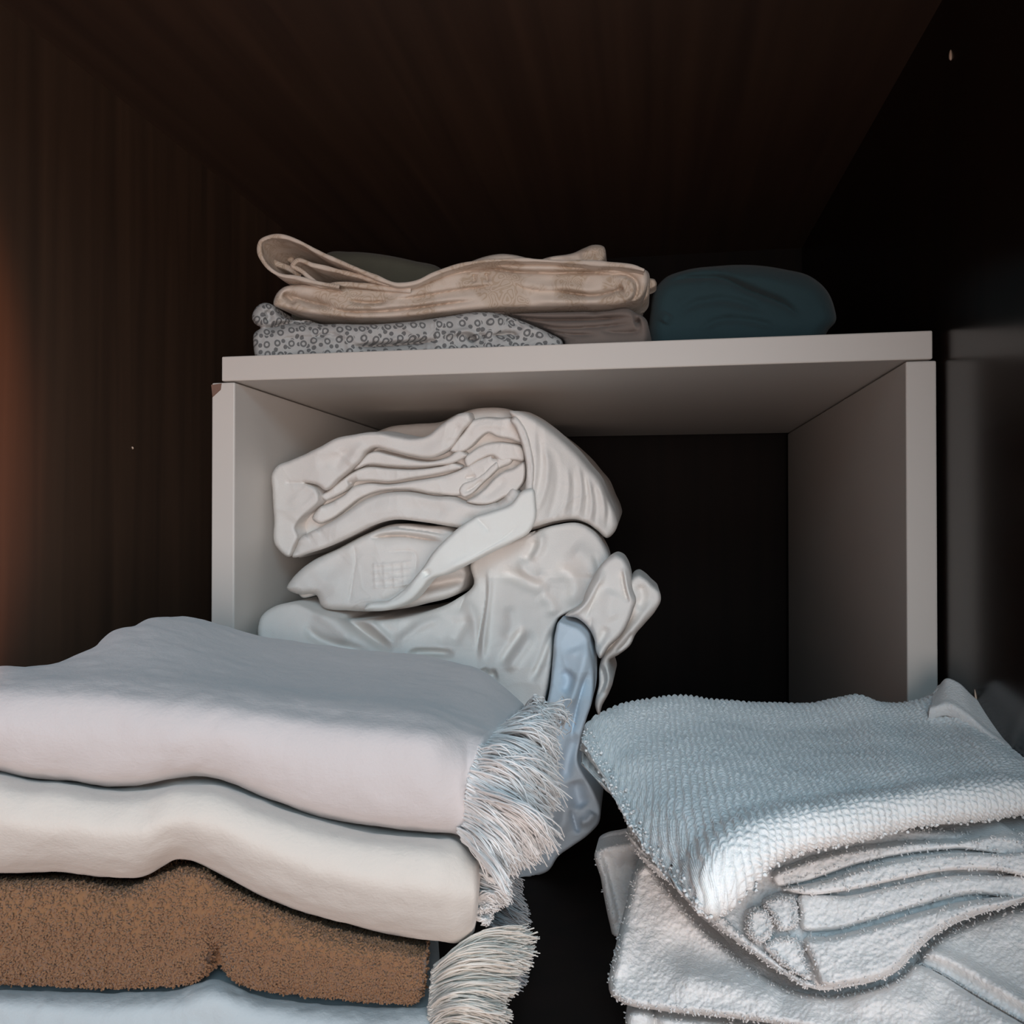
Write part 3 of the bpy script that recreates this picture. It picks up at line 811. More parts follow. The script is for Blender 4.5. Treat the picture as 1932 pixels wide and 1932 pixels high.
# folded sheet with woven panel
emb = [('r', [(698, y + 3), (740, y), (782, y - 5)], 1.1, 2.8, .15) for y in (1064, 1078, 1092, 1106)]
emb += [('r', [(x, 1058), (x + 1, 1084), (x + 3, 1112)], 0.9, 2.8, .15) for x in (706, 724, 742, 760)]
o, *_ = relief([(541, 1110), (551, 1092), (566, 1076), (590, 1058), (640, 1034), (690, 1008), (742, 989), (800, 992), (860, 1002), (872, 1040), (880, 1085), (872, 1110), (800, 1140), (730, 1152), (660, 1152), (606, 1142), (598, 1124), (562, 1121)],
               lambda x, y: 0.578 + 0.00012 * (1100 - y) * 0.6, (15, 0.013), [
    ('s', [(690, 1016), (720, 1012), (752, 1010), (800, 1016), (840, 1024)], 4, 8), ('v', [(692, 1017), (720, 1012), (752, 1010), (800, 1016), (838, 1024)], 7, 3.5), ('v', [(740, 994), (800, 1001), (850, 1008)], 4, 3), ('r', [(700, 1008), (760, 1001), (840, 1013)], 2.5, 5),
    ('v', [(667, 1025), (670, 1060), (664, 1100), (658, 1142)], 1.6, 4, .15), ('v', [(728, 1042), (755, 1040), (780, 1042), (782, 1090)], 1.2, 3, .2), ('g', [(705, 1140), (750, 1125), (778, 1100)], 3, 8), ('r', [(700, 1148), (745, 1138), (775, 1112)], 3, 6),
    ('g', [(786, 1112), (830, 1100), (890, 1090)], 10, 10), ('g', [(600, 1090), (640, 1060), (655, 1035)], 2, 16), ('r', [(560, 1108), (610, 1100), (650, 1120)], 3, 20)] + emb,
    nz=(0.9, 55), back=0.24, step=1.9, gain=1.8, crump=(1.6, 70))
fs = make('folded_sheet', [o], MAT['white'])
tag(fs, 'white folded sheet with a raised woven panel, under the rolled sheet in the shelf unit', 'sheet')
o, *_ = relief([(563, 1118), (575, 1108), (592, 1110), (600, 1117), (590, 1124), (568, 1126)], 0.588, (5, 0.004), nz=(0.4, 20), back=0.05, step=1.6)
make('tab', [o], MAT['white'], fs)

# draped sheet that slides out of the unit down to the wardrobe floor
ds = thing('draped_sheet', (-0.08, 0.55, 0.0), 'large white sheet sliding in soft folds out of the shelf unit behind the fringed throw', 'sheet')
o, *_ = relief([(500, 1240), (486, 1190), (492, 1164), (518, 1144), (555, 1137), (606, 1158), (660, 1169), (735, 1169), (805, 1155), (860, 1131), (894, 1102), (888, 1064), (902, 1042), (955, 1022), (1008, 1002), (1050, 990), (1090, 987), (1118, 1001), (1140, 1030), (1150, 1056), (1148, 1082),
                (1122, 1120), (1085, 1150), (1054, 1166), (1044, 1190), (1040, 1240), (1032, 1300), (1020, 1350), (1002, 1420), (984, 1500), (958, 1580), (938, 1660), (920, 1800), (700, 1850), (540, 1800), (515, 1500)],
               lambda x, y: 0.584 - 0.045 * np.clip((y - 1090) / 170, 0, 1) - 0.018 * np.clip((y - 1260) / 300, 0, 1) - 0.012 * np.clip((x - 900) / 120, 0, 1) * np.clip((y - 1000) / 100, 0, 1), (9, 0.006), [
    ('g', [(628, 1148), (660, 1170), (700, 1200), (745, 1228)], 13, 11), ('v', [(630, 1150), (660, 1172), (700, 1203), (742, 1228)], 5, 6), ('r', [(672, 1156), (700, 1176), (730, 1205), (742, 1222)], 6, 8), ('g', [(568, 1178), (600, 1205), (650, 1222), (700, 1228)], 9, 10), ('r', [(590, 1150), (640, 1185), (665, 1215)], 6, 16),
    ('g', [(765, 1233), (810, 1231), (860, 1234)], 12, 7), ('r', [(745, 1222), (770, 1195), (805, 1175), (840, 1165)], 5, 10), ('g', [(700, 1175), (740, 1195), (790, 1175)], 4, 12), ('g', [(820, 1215), (850, 1190), (862, 1160)], 4, 14), ('g', [(890, 1110), (830, 1112), (790, 1122)], 4, 10),
    ('r', [(922, 1066), (922, 1110), (916, 1170), (908, 1255)], 9, 7), ('v', [(917, 1075), (916, 1130), (905, 1190), (898, 1240)], 7, 5), ('r', [(872, 1130), (888, 1150), (900, 1190), (905, 1230)], 5, 11), ('g', [(884, 1160), (866, 1195), (850, 1220)], 5, 10), ('v', [(895, 1090), (880, 1118), (862, 1160)], 4, 5),
    ('g', [(935, 1072), (965, 1085), (1000, 1100), (1040, 1115)], 8, 13), ('g', [(1040, 1070), (1075, 1085), (1085, 1110), (1070, 1145)], 6, 13), ('r', [(985, 1050), (988, 1075), (1010, 1090), (1035, 1078)], 5, 10), ('r', [(1022, 1000), (1020, 1030), (1000, 1060)], 5, 9), ('g', [(1010, 1015), (1002, 1040), (985, 1060)], 4, 8), ('v', [(1012, 1000), (1014, 1003)], 14, 5, .1),
    ('g', [(992, 1180), (975, 1205), (955, 1235), (940, 1260)], 6, 8), ('r', [(1010, 1190), (985, 1225), (955, 1270)], 6, 11), ('g', [(1048, 1170), (1035, 1210), (1020, 1250), (1000, 1290)], 6, 7), ('r', [(960, 1140), (965, 1180), (950, 1210)], 4, 12), ('g', [(1015, 1120), (1040, 1140), (1045, 1165)], 5, 12), ('r', [(1075, 1030), (1110, 1060), (1115, 1100)], 5, 20), ('g', [(1120, 1040), (1130, 1080), (1118, 1110)], 3, 6),
    ('g', [(905, 1262), (920, 1275), (940, 1270)], 8, 9)],
    nz=(1.6, 75), back=0.10, zmin=0.0006, step=2.0, gain=1.4, crump=(0.9, 130))
make('drape', [o], MAT['white'], ds)
o, *_ = relief([(1066, 1161), (1080, 1152), (1095, 1141), (1106, 1115), (1119, 1089), (1134, 1065), (1149, 1051), (1162, 1046), (1173, 1050), (1184, 1065), (1190, 1084), (1193, 1110), (1200, 1136), (1196, 1147), (1190, 1165), (1173, 1197), (1149, 1221), (1131, 1242), (1125, 1230), (1121, 1206), (1108, 1182), (1088, 1166)],
               lambda x, y: 0.545 - 0.012 * np.clip((y - 1050) / 190, 0, 1), (11, 0.009), [
    ('r', [(1068, 1166), (1108, 1136), (1128, 1102), (1142, 1072)], 5, 7), ('v', [(1136, 1095), (1126, 1118), (1112, 1150), (1102, 1172)], 5, 5), ('r', [(1176, 1068), (1182, 1105), (1192, 1140)], 4, 4), ('v', [(1172, 1075), (1177, 1110), (1186, 1140)], 6, 3.5), ('g', [(1146, 1180), (1135, 1205), (1122, 1232)], 4, 8), ('r', [(1160, 1110), (1150, 1150), (1160, 1175)], 3, 18), ('v', [(1116, 1160), (1114, 1200), (1116, 1230)], 4, 5)],
    nz=(0.7, 50), back=0.05, step=1.9)
make('knotted_fold', [o], MAT['white'], ds)
o, *_ = relief([(1180, 1120), (1188, 1098), (1196, 1087), (1205, 1084), (1217, 1090), (1231, 1103), (1245, 1117), (1247, 1131), (1237, 1152), (1216, 1177), (1199, 1197), (1190, 1216), (1166, 1236), (1150, 1246), (1152, 1262), (1157, 1282), (1149, 1307), (1135, 1334), (1130, 1350), (1124, 1337), (1130, 1290), (1131, 1258), (1146, 1214)],
               0.556, (9, 0.008), [('r', [(1238, 1128), (1205, 1172), (1160, 1222), (1140, 1250)], 4, 8), ('v', [(1200, 1150), (1175, 1190), (1150, 1222), (1130, 1244)], 8, 6), ('g', [(1206, 1100), (1212, 1130), (1200, 1150)], 4, 9), ('r', [(1142, 1250), (1148, 1280), (1140, 1310)], 4, 4), ('v', [(1132, 1250), (1138, 1285), (1126, 1320)], 6, 5), ('v', [(1195, 1190), (1180, 1215), (1160, 1232)], 4, 4)],
    nz=(0.6, 40), back=0.06, step=1.9)
make('hanging_fold', [o], MAT['white'], ds)

# pale blue sheet at the bottom of the pile
o, *_ = relief([(1048, 1192), (1055, 1172), (1068, 1176), (1097, 1189), (1108, 1203), (1111, 1222), (1119, 1260), (1120, 1286), (1116, 1328), (1108, 1352), (1096, 1392), (1090, 1436), (1106, 1468), (1122, 1496), (1133, 1530), (1131, 1550), (1112, 1573), (1079, 1597), (1054, 1615), (1034, 1643), (1007, 1654), (975, 1664), (958, 1670), (972, 1580), (990, 1500), (1008, 1420), (1026, 1350), (1037, 1300), (1043, 1240)],
               lambda x, y: 0.530 - 0.014 * np.clip((y - 1170) / 150, 0, 1) + 0.004 * np.clip((y - 1400) / 200, 0, 1), (7, 0.004), [
    ('r', [(1100, 1205), (1104, 1240), (1090, 1290), (1070, 1350)], 6, 12), ('g', [(1044, 1215), (1034, 1270), (1024, 1320)], 6, 6), ('g', [(1062, 1260), (1072, 1285), (1062, 1310)], 5, 10), ('v', [(1112, 1262), (1098, 1300), (1085, 1350), (1076, 1400)], 6, 6), ('r', [(1078, 1220), (1086, 1250), (1070, 1275)], 4, 16),
    ('g', [(1090, 1380), (1072, 1430), (1062, 1480)], 7, 12), ('g', [(1086, 1470), (1094, 1510), (1104, 1525)], 9, 14), ('v', [(1078, 1526), (1086, 1556), (1092, 1575)], 6, 5), ('r', [(1064, 1500), (1066, 1540), (1040, 1590)], 6, 14), ('r', [(1122, 1530), (1105, 1550), (1090, 1552)], 6, 10), ('r', [(1040, 1400), (1048, 1450), (1030, 1500)], 4, 14), ('g', [(1030, 1520), (1012, 1580), (990, 1630)], 5, 12)],
    nz=(1.2, 60), back=0.05, zmin=0.0006, step=2.0, gain=1.3, crump=(0.9, 100))
tag(make('blue_sheet', [o], MAT['blue']), 'pale blue sheet hanging down in the dark gap between the two front stacks', 'sheet')

# ------------------------------------------------------------------ left stack
def col(pts):
    """column of (px, py, depth) -> world points."""
    a = np.array(pts, float)
    return at(a[:, 0], a[:, 1], a[:, 2])


def below(x, y, d, d2, dz=0.0):
    """pixel row of a point at depth d2 level (plus dz metres) with (x, y, d)."""
    return 980 + ((y - 980) * d - dz * F_PX) / d2


def soft(G, a1, s1, a2=0.0, s2=1.0):
    n = grid_normals(G, True)
    h = a1 * fbm((G * s1).reshape(-1, 3), 3).reshape(G.shape[:2])
    if a2:
        h = h + a2 * fbm((G * s2).reshape(-1, 3), 2).reshape(G.shape[:2])
    return G + n * h[..., None]


xs = [-130, -60, 0, 60, 120, 200, 270, 340, 410, 480, 560, 650, 740, 820]
def lerp(x, tab):
    t = np.array(tab, float)
    Q = spline(t, 400)
    return float(np.interp(x, Q[:, 0], Q[:, 1]))
crease1 = [(-140, 1440), (0, 1450), (60, 1463), (150, 1470), (215, 1481), (280, 1477), (350, 1465), (400, 1466), (450, 1481), (520, 1510), (600, 1535), (700, 1557), (850, 1571)]
sil1 = [(-140, 1262), (0, 1257), (70, 1258), (140, 1240), (200, 1203), (250, 1177), (300, 1165), (340, 1160), (400, 1171), (470, 1192), (560, 1208), (650, 1220), (740, 1230), (850, 1243)]
dsil = [(-140, .37), (0, .372), (100, .385), (200, .42), (300, .455), (400, .485), (500, .50), (850, .50)]
top1 = [(-140, 1290), (100, 1290), (200, 1292), (340, 1305), (480, 1322), (620, 1345), (740, 1355), (850, 1372)]
cols = []
for x in xs:
    yc, ys, yt, d8 = lerp(x, crease1), lerp(x, sil1), lerp(x, top1), lerp(x, dsil)
    ys2 = min(ys, yt - 24)
    a = ys
    def mid(t, hump=0.0):
        # walk along the top surface from the front edge to the back edge
        return (x, yt + (a - yt) * t - hump, .345 + (d8 - .345) * t)
    yb = below(x, ys, d8, d8 + .012, -.03)
    cols.append(col([(x, below(x, yc - 2, .352, .48), .48), (x, below(x, yc - 2, .352, .40), .40), (x, below(x, yc - 2, .352, .366), .366), (x, yc - 1, .356), (x, yc - 5, .345), (x, yc - 24, .334), (x, yc - (yc - yt) * .5, .328), (x, yt + 30, .333), mid(0.0), mid(.32, 3), mid(.66, 4), mid(.93, 1), (x, a + 4, d8 + .008), (x, yb, d8 + .014)]))
cols.append(col([(858, below(858, 1571, .352, .46), .46), (858, below(858, 1571, .352, .40), .40), (858, below(858, 1571, .352, .366), .366), (858, 1570, .357), (858, 1565, .346), (860, 1540, .337), (862, 1480, .333), (866, 1430, .336), (872, 1392, .347), (880, 1350, .385), (892, 1305, .43), (908, 1266, .485), (908, 1272, .495), (906, 1310, .50)]))
cols.append(col([(872, below(872, 1578, .352, .45), .45), (872, below(872, 1578, .352, .40), .40), (872, below(872, 1578, .352, .366), .366), (872, 1577, .358), (872, 1573, .348), (876, 1550, .340), (880, 1500, .337), (888, 1448, .338), (905, 1405, .346), (930, 1376, .376), (958, 1352, .41), (985, 1330, .455), (988, 1336, .465), (985, 1370, .47)]))
G = patch(cols, 330, 260)
G = soft(G, 0.0009, 11, 0.0003, 120)
G = round_end(G, True, 5, 0.006)
t1 = thing('fringed_throw', G.reshape(-1, 3).mean(0) * [1, 1, 0] + [0, 0, 0.075], 'pale grey fringed throw, topmost of the left-hand stack', 'throw')
make('body', [(G.reshape(-1, 3), grid_faces(G.shape[0], G.shape[1], True))], MAT['throw_a'], t1)
S = [(1000, 1332, .455), (975, 1350, .42), (940, 1378, .385), (905, 1410, .355), (888, 1455, .343), (880, 1510, .34), (874, 1570, .35)]
Ee = [(1024, 1332, .44), (1034, 1385, .40), (1042, 1440, .375), (1044, 1490, .36), (1030, 1540, .35), (1012, 1606, .34), (975, 1630, .335), (950, 1655, .33)]
fr = make('fringe', [fringe(S, Ee, 1900, (8, -12, -.014), .00034, 30, (9, .006), wave=5), fringe(S, Ee, 700, (14, -16, -.018), .00034, 45, (16, .008), wave=8, seed=44), fringe([(905, 1400, .352), (885, 1470, .338), (876, 1560, .342)], [(1000, 1500, .335), (985, 1580, .33), (960, 1640, .325)], 998, (8, -6, -.010), .00036, 26, (9, .005), wave=5, seed=11),
                     fringe([(866, 1565, .342), (876, 1585, .34)], [(950, 1672, .304), (964, 1690, .306)], 230, (4, -8, -.006), .00037, 66, (5, .003), wave=3, seed=5),
                     fringe([(930, 1520, .338), (938, 1540, .338)], [(1004, 1598, .325), (1012, 1612, .325)], 192, (2, -6, -.008), .00037, 55, (4, .003), wave=3, seed=6)], MAT['yarn'], t1)
fr['kind'] = 'stuff'
fr['label'] = 'long white yarn fringe'

# second throw
bot2 = [(-140, 1630), (0, 1641), (100, 1641), (180, 1647), (230, 1656), (262, 1652), (295, 1634), (330, 1619), (375, 1620), (420, 1648), (500, 1690), (600, 1725), (700, 1750), (790, 1768), (850, 1773)]
cols = []
for x in xs:
    yt, yb = lerp(x, crease1) + 3, lerp(x, bot2)
    h = yb - yt
    cols.append(col([(x, below(x, yb, .345, .46), .46), (x, below(x, yb, .345, .40), .40), (x, below(x, yb, .345, .364), .364), (x, yb - 1, .352), (x, yb - 8, .336), (x, yb - h * .25, .324), (x, yb - h * .5, .319), (x, yb - h * .76, .324), (x, yt + 16, .337), (x, yt + 10, .352), (x, below(x, yt + 14, .352, .366), .366), (x, below(x, yt + 18, .352, .42), .42), (x, below(x, yt + 16, .352, .46), .46)]))
for x, yt, yb, dx in ((868, 1582, 1774, .0), (890, 1604, 1760, .002)):
    h = yb - yt
    cols.append(col([(x, below(x, yb, .345, .44), .44), (x, below(x, yb, .345, .40), .40), (x, below(x, yb, .345, .366), .366), (x, yb - 1, .354 + dx), (x, yb - 8, .339 + dx), (x + 3, yb - h * .25, .327 + dx), (x + 5, yb - h * .5, .323 + dx), (x + 2, yb - h * .76, .328 + dx), (x, yt + 16, .341 + dx), (x - 2, yt + 9, .354 + dx), (x - 3, below(x, yt + 12, .354, .368), .368), (x - 4, below(x, yt + 16, .354, .42), .42), (x - 4, below(x, yt + 14, .354, .44), .44)]))
G = patch(cols, 300, 200)
G = soft(G, 0.0008, 11, 0.0003, 120)
G = round_end(G, True, 5, 0.004)
t2 = thing('fringed_throw', G.reshape(-1, 3).mean(0) * [1, 1, 0] + [0, 0, 0.05], 'cream fringed throw between the pale grey throw and the brown towel', 'throw')
make('body', [(G.reshape(-1, 3), grid_faces(G.shape[0], G.shape[1], True))], MAT['throw_b'], t2)
fr = make('fringe', [fringe([(886, 1622, .352), (898, 1650, .350), (902, 1685, .350), (896, 1732, .352)], [(950, 1650, .356), (956, 1690, .352), (930, 1710, .350), (908, 1728, .348)], 998, (8, -2, -.004), .00036, 26, (7, .005), wave=4, seed=21)], MAT['yarn'], t2)
fr['kind'] = 'stuff'
fr['label'] = 'short white yarn fringe'

# brown terry towel
bot3 = [(-140, 1845), (0, 1850), (100, 1855), (200, 1858), (300, 1853), (360, 1848), (388, 1838), (410, 1822), (432, 1840), (480, 1858), (560, 1870), (650, 1880), (740, 1886), (800, 1884)]
cols = []
xb = [-130, -60, 0, 80, 160, 240, 300, 350, 385, 410, 435, 480, 550, 630, 700, 755]
for x in xb:
    yt, yb = lerp(x, bot2) - 20, lerp(x, bot3)
    h = yb - yt
    dd = .010 * math.exp(-((x - 410) / 22.0) ** 2)
    cols.append(col([(x, below(x, yb, .345, .45), .45), (x, below(x, yb, .345, .40), .40), (x, below(x, yb, .345, .366), .366), (x, yb - 3, .354), (x, yb - 11, .340 + dd * 1.4), (x, yb - h * .3, .331 + dd * .5), (x, yb - h * .55, .329), (x, yt + 59, .333), (x, yt + 46, .342), (x, yt + 42, .360), (x, below(x, yt + 46, .36, .376), .376), (x, below(x, yt + 44, .36, .42), .42), (x, below(x, yt + 44, .36, .45), .45)]))
for x, d0 in ((785, .002), (797, .008)):
    yt, yb = 1752, 1882 - (x - 785)
    h = yb - yt
    cols.append(col([(x, below(x, yb, .345, .44), .44), (x, below(x, yb, .345, .40), .40), (x, below(x, yb, .345, .368), .368), (x, yb - 1, .356 + d0), (x, yb - 9, .343 + d0), (x, yb - h * .3, .335 + d0), (x, yb - h * .55, .333 + d0), (x, yt + 56, .337 + d0), (x, yt + 42, .345 + d0), (x, yt + 38, .362), (x, below(x, yt + 42, .36, .378), .378), (x, below(x, yt + 44, .36, .42), .42), (x, below(x, yt + 44, .36, .44), .44)]))
G = patch(cols, 560, 330)
G = soft(G, 0.0007, 20, 0.0006, 480)
G = round_end(G, True, 5, 0.003)
Nn = -grid_normals(G, True) if np.dot(grid_normals(G, True)[200, 110], FW) > 0 else grid_normals(G, True)
V = G.reshape(-1, 3); keep = np.zeros(G.shape[:2], bool); keep[:, 30:225] = True
bt = make('brown_towel', [(V, grid_faces(G.shape[0], G.shape[1], True)), tufts(V, Nn.reshape(-1, 3), 42000, .0009, .00042, keep.ravel(), .6, 2)], MAT['brown'])
tag(bt, 'brown terry towel folded under the cream fringed throw', 'towel')

# lowest throw in the left stack
cols = []
for x in [-130, -60, 0, 80, 160, 240, 320, 410, 480, 560, 640, 720, 780, 815]:
    yt = lerp(min(x, 800), bot3) + 2 + (9 if 320 < x < 460 else 0)
    e = .004 * max(0, (x - 700) / 115)
    cols.append(col([(x, below(x, 980, .35, .45, -.2342), .45), (x, below(x, 980, .35, .352, -.2342), .352 + e), (x, below(x, 980, .35, .336, -.225), .338 + e), (x, below(x, 980, .35, .330, -.215), .331 + e), (x, 1955, .332 + e), (x, yt + 48, .336 + e), (x, yt + 21, .345 + e), (x, yt + 17, .358 + e), (x, below(x, yt + 20, .358, .374), .374), (x, below(x, yt + 23, .358, .42), .42), (x, below(x, yt + 23, .358, .45), .45)]))
G = patch(cols, 260, 220)
G = soft(G, 0.0012, 14, 0.0004, 160)
G[..., 2] = np.maximum(G[..., 2], 0.0006)
G = round_end(G, True, 5, 0.004)
t3 = thing('fringed_throw', G.reshape(-1, 3).mean(0) * [1, 1, 0], 'blue-grey fringed throw at the bottom of the left-hand stack, under the brown towel', 'throw')
make('body', [(G.reshape(-1, 3), grid_faces(G.shape[0], G.shape[1], True))], MAT['throw_c'], t3)
fr = make('fringe', [fringe([(820, 1826, .350), (817, 1850, .348), (812, 1900, .345), (810, 1960, .344)], [(974, 1790, .354), (962, 1850, .348), (944, 1900, .342), (944, 1975, .340)], 1612, (-8, -16, -.012), .00036, 24, (8, .005), wave=5, seed=31),
                     fringe([(818, 1838, .350), (826, 1818, .352)], [(985, 1758, .364), (980, 1830, .354)], 576, (-6, -18, -.008), .00036, 26, (10, .005), wave=7, seed=33)], MAT['yarn_cream'], t3)
fr['kind'] = 'stuff'
fr['label'] = 'cream yarn fringe spreading over the throw end'
fr = make('fringe', [fringe([(926, 1600, .42), (926, 1750, .41), (926, 1960, .40)], [(975, 1648, .425), (990, 1740, .415), (988, 1850, .41), (986, 1975, .40)], 1996, (0, 0, -.006), .00036, 17, (5, .004), wave=3, seed=35),
                     fringe([(922, 1600, .43), (922, 1980, .43)], [(968, 1640, .43), (972, 1975, .42)], 1152, (0, 0, -.004), .00038, 13, (4, .004), wave=3, seed=36)], MAT['yarn_grey'], t3)
fr['kind'] = 'stuff'
fr['label'] = 'grey combed yarn fringe behind the cream one'

# ------------------------------------------------------------------ right stack
# top towel
def tcol(sil, d0, front, d1, hump=(0, 0, 0), edge=26, back=.012, ddrop=0.0):
    """from the silhouette at the back to the front edge and underneath."""
    (xa, ya), (xb_, yb_) = sil, front
    pts = []
    pts.append((xa, below(xa, ya, d0, d0 + .012, -back), d0 + .012))
    pts.append((xa, ya + 5, d0 + .006))
    for t, hm in ((0.0, 0), (.22, hump[0]), (.5, hump[1]), (.78, hump[2]), (1.0, 0)):
        d = 1 / ((1 - t) / d0 + t / d1)
        pts.append((xa + (xb_ - xa) * t, ya + (yb_ - ya) * t + hm, d))
    ex, ey = edge if isinstance(edge, tuple) else (0, edge)
    pts.append((xb_ + ex * .45, yb_ + ey * .5, d1 - .002))
    pts.append((xb_ + ex, yb_ + ey, d1 + .004))
    pts.append((xb_ + ex, below(xb_, yb_ + ey - 6, d1 + .004, d1 + .016), d1 + .016))
    pts.append((xb_ + ex, below(xb_, yb_ + ey - 12, d1 + .004, d1 + .06), d1 + .06))
    pts.append((xa, below(xa, ya, d0, d0 - .01, -back), d0 - .01))
    return col(pts)

cols = [
    tcol((1098, 1398), .40, (1306, 1706), .268, (14, 26, 20), (14, 18), .008),
    tcol((1112, 1368), .43, (1322, 1686), .266, (6, 14, 10), (24, 44), .010),
    tcol((1150, 1341), .46, (1346, 1648), .268, (0, 4, 4), (26, 64), .012),
    tcol((1209, 1325), .475, (1388, 1606), .274, (0, 0, 0), (34, 56)),
    tcol((1286, 1317), .48, (1444, 1576), .282, (0, 0, 0), (26, 46)),
    tcol((1340, 1325), .48, (1500, 1560), .290, (0, 0, 0), (14, 44)),
    tcol((1444, 1329), .48, (1580, 1545), .300, (2, 0, 0), (6, 42)),
    tcol((1534, 1329), .48, (1660, 1530), .312, (4, 2, 0), (2, 44)),
    tcol((1575, 1320), .478, (1700, 1524), .318, (6, 4, 0), 42),
    tcol((1615, 1313), .475, (1745, 1516), .322, (8, 4, 0), 42),
    tcol((1660, 1329), .475, (1790, 1510), .328, (4, 4, 0), 40),
    tcol((1720, 1328), .47, (1850, 1504), .334, (4, 4, 0), 38),
    tcol((1764, 1312), .465, (1890, 1500), .338, (14, 6, 0), 38),
    tcol((1784, 1293), .46, (1915, 1498), .340, (26, 10, 0), 38),
    tcol((1806, 1302), .455, (1935, 1497), .342, (26, 10, 0), 38),
    tcol((1840, 1334), .45, (1965, 1496), .344, (14, 8, 0), 38),
    tcol((1886, 1364), .44, (1995, 1496), .346, (6, 4, 0), 38),
    tcol((1940, 1367), .43, (2030, 1498), .348, (4, 2, 0), 38),
    tcol((1990, 1368), .425, (2060, 1500), .350, (4, 2, 0), 38),
]
G = round_end(patch(cols, 820, 700), False, 5, 0.003)
n0 = grid_normals(G, True)
flip = -1.0 if np.dot(n0[300, 250], FW) > 0 else 1.0
arc = np.cumsum(np.linalg.norm(np.diff(G, axis=1, prepend=G[:, :1]), axis=-1), 1)
jx = 0.30 * noise((G * 210).reshape(-1, 3)).reshape(G.shape[:2]); jy = 0.45 * noise((G * 230 + 40).reshape(-1, 3)).reshape(G.shape[:2])
loops = (0.5 + 0.5 * np.cos(2 * math.pi * (G[..., 0] / 0.0031 + jx))) * (0.5 + 0.5 * np.cos(2 * math.pi * (arc / 0.0026 + jy + np.floor(G[..., 0] / 0.0031 + jx + 0.5) * 0.5)))
G = G + (flip * n0) * (0.0012 * fbm((G * 28).reshape(-1, 3), 2).reshape(G.shape[:2]) + 0.0013 * loops ** 0.8)[..., None]
Nn = flip * grid_normals(G, True)
V = G.reshape(-1, 3); keep = np.zeros(G.shape[:2], bool); keep[6:, 365:470] = True; keep[5:42, 44:480] = True
tt = thing('textured_towel', (V[:, 0].mean(), V[:, 1].mean(), V[:, 2].min()), 'white towel with a nubbly loop pile, topmost of the right-hand stack', 'towel')
make('terry_body', [(V, grid_faces(G.shape[0], G.shape[1], True)[:, ::-1] if flip < 0 else grid_faces(G.shape[0], G.shape[1], True)), tufts(V, Nn.reshape(-1, 3), 3000, .0006, .00062, keep.ravel(), .4, 4)], MAT['terry'], tt)
hp = [(1764, 1316, .463), (1784, 1296, .458), (1806, 1304, .453), (1840, 1335, .448), (1888, 1365, .438), (1945, 1384, .428)]
lo_ = [(1752, 1352, .44), (1790, 1345, .435), (1822, 1365, .428), (1862, 1400, .418), (1910, 1432, .405), (1960, 1450, .40)]
hem = []
for a, b in zip(hp, lo_):
    c_ = [(a[0] + (b[0] - a[0]) * t, a[1] + (b[1] - a[1]) * t, a[2] + (b[2] - a[2]) * t) for t in np.linspace(-.05, 1, 5)]
    w = col(c_); n_ = np.array([0, -0.35, 0.94])
    up_ = w + n_ * .0048; dn_ = w - n_ * .002
    hem.append(np.concatenate([up_, dn_[::-1]]))
Gh = patch(hem, 120, 90)
make('hem_band', [(Gh.reshape(-1, 3), grid_faces(120, 90, True))], MAT['terry_b'], tt)

def towel(name, outline, Y, rim, folds, label, nt=6000, th=.0007, tr=.0003, mat='terry_b', layers=(), **kw):
    pieces = []
    todo = [(outline, 0.0, rim, folds, kw, nt // 12)]
    for lo, dy, lr in layers:
        k2 = dict(kw); k2['back'] = 0.025
        todo.append((lo, dy, lr, (), k2, max(120, nt // 40)))
    for q, (ol, dy, rm, fo, k2, n) in enumerate(todo):
        o, V, N, P = relief(ol, (lambda x, y, dy=dy: (Y(x, y) if callable(Y) else Y) - dy + 0 * x), rm, fo, fine=0.45, gain=1.5, **k2)
        if np.mean(N @ FW) > 0:
            N = -N
        oc = spline(ol, 160, True)
        dd = near(P, np.vstack([oc, oc[:1]]))[0]
        pieces += [o, tufts(V, N, n, th, tr, dd < 12, .5, len(label) + q)]
    return tag(make(name, pieces, MAT[mat]), label, 'towel')

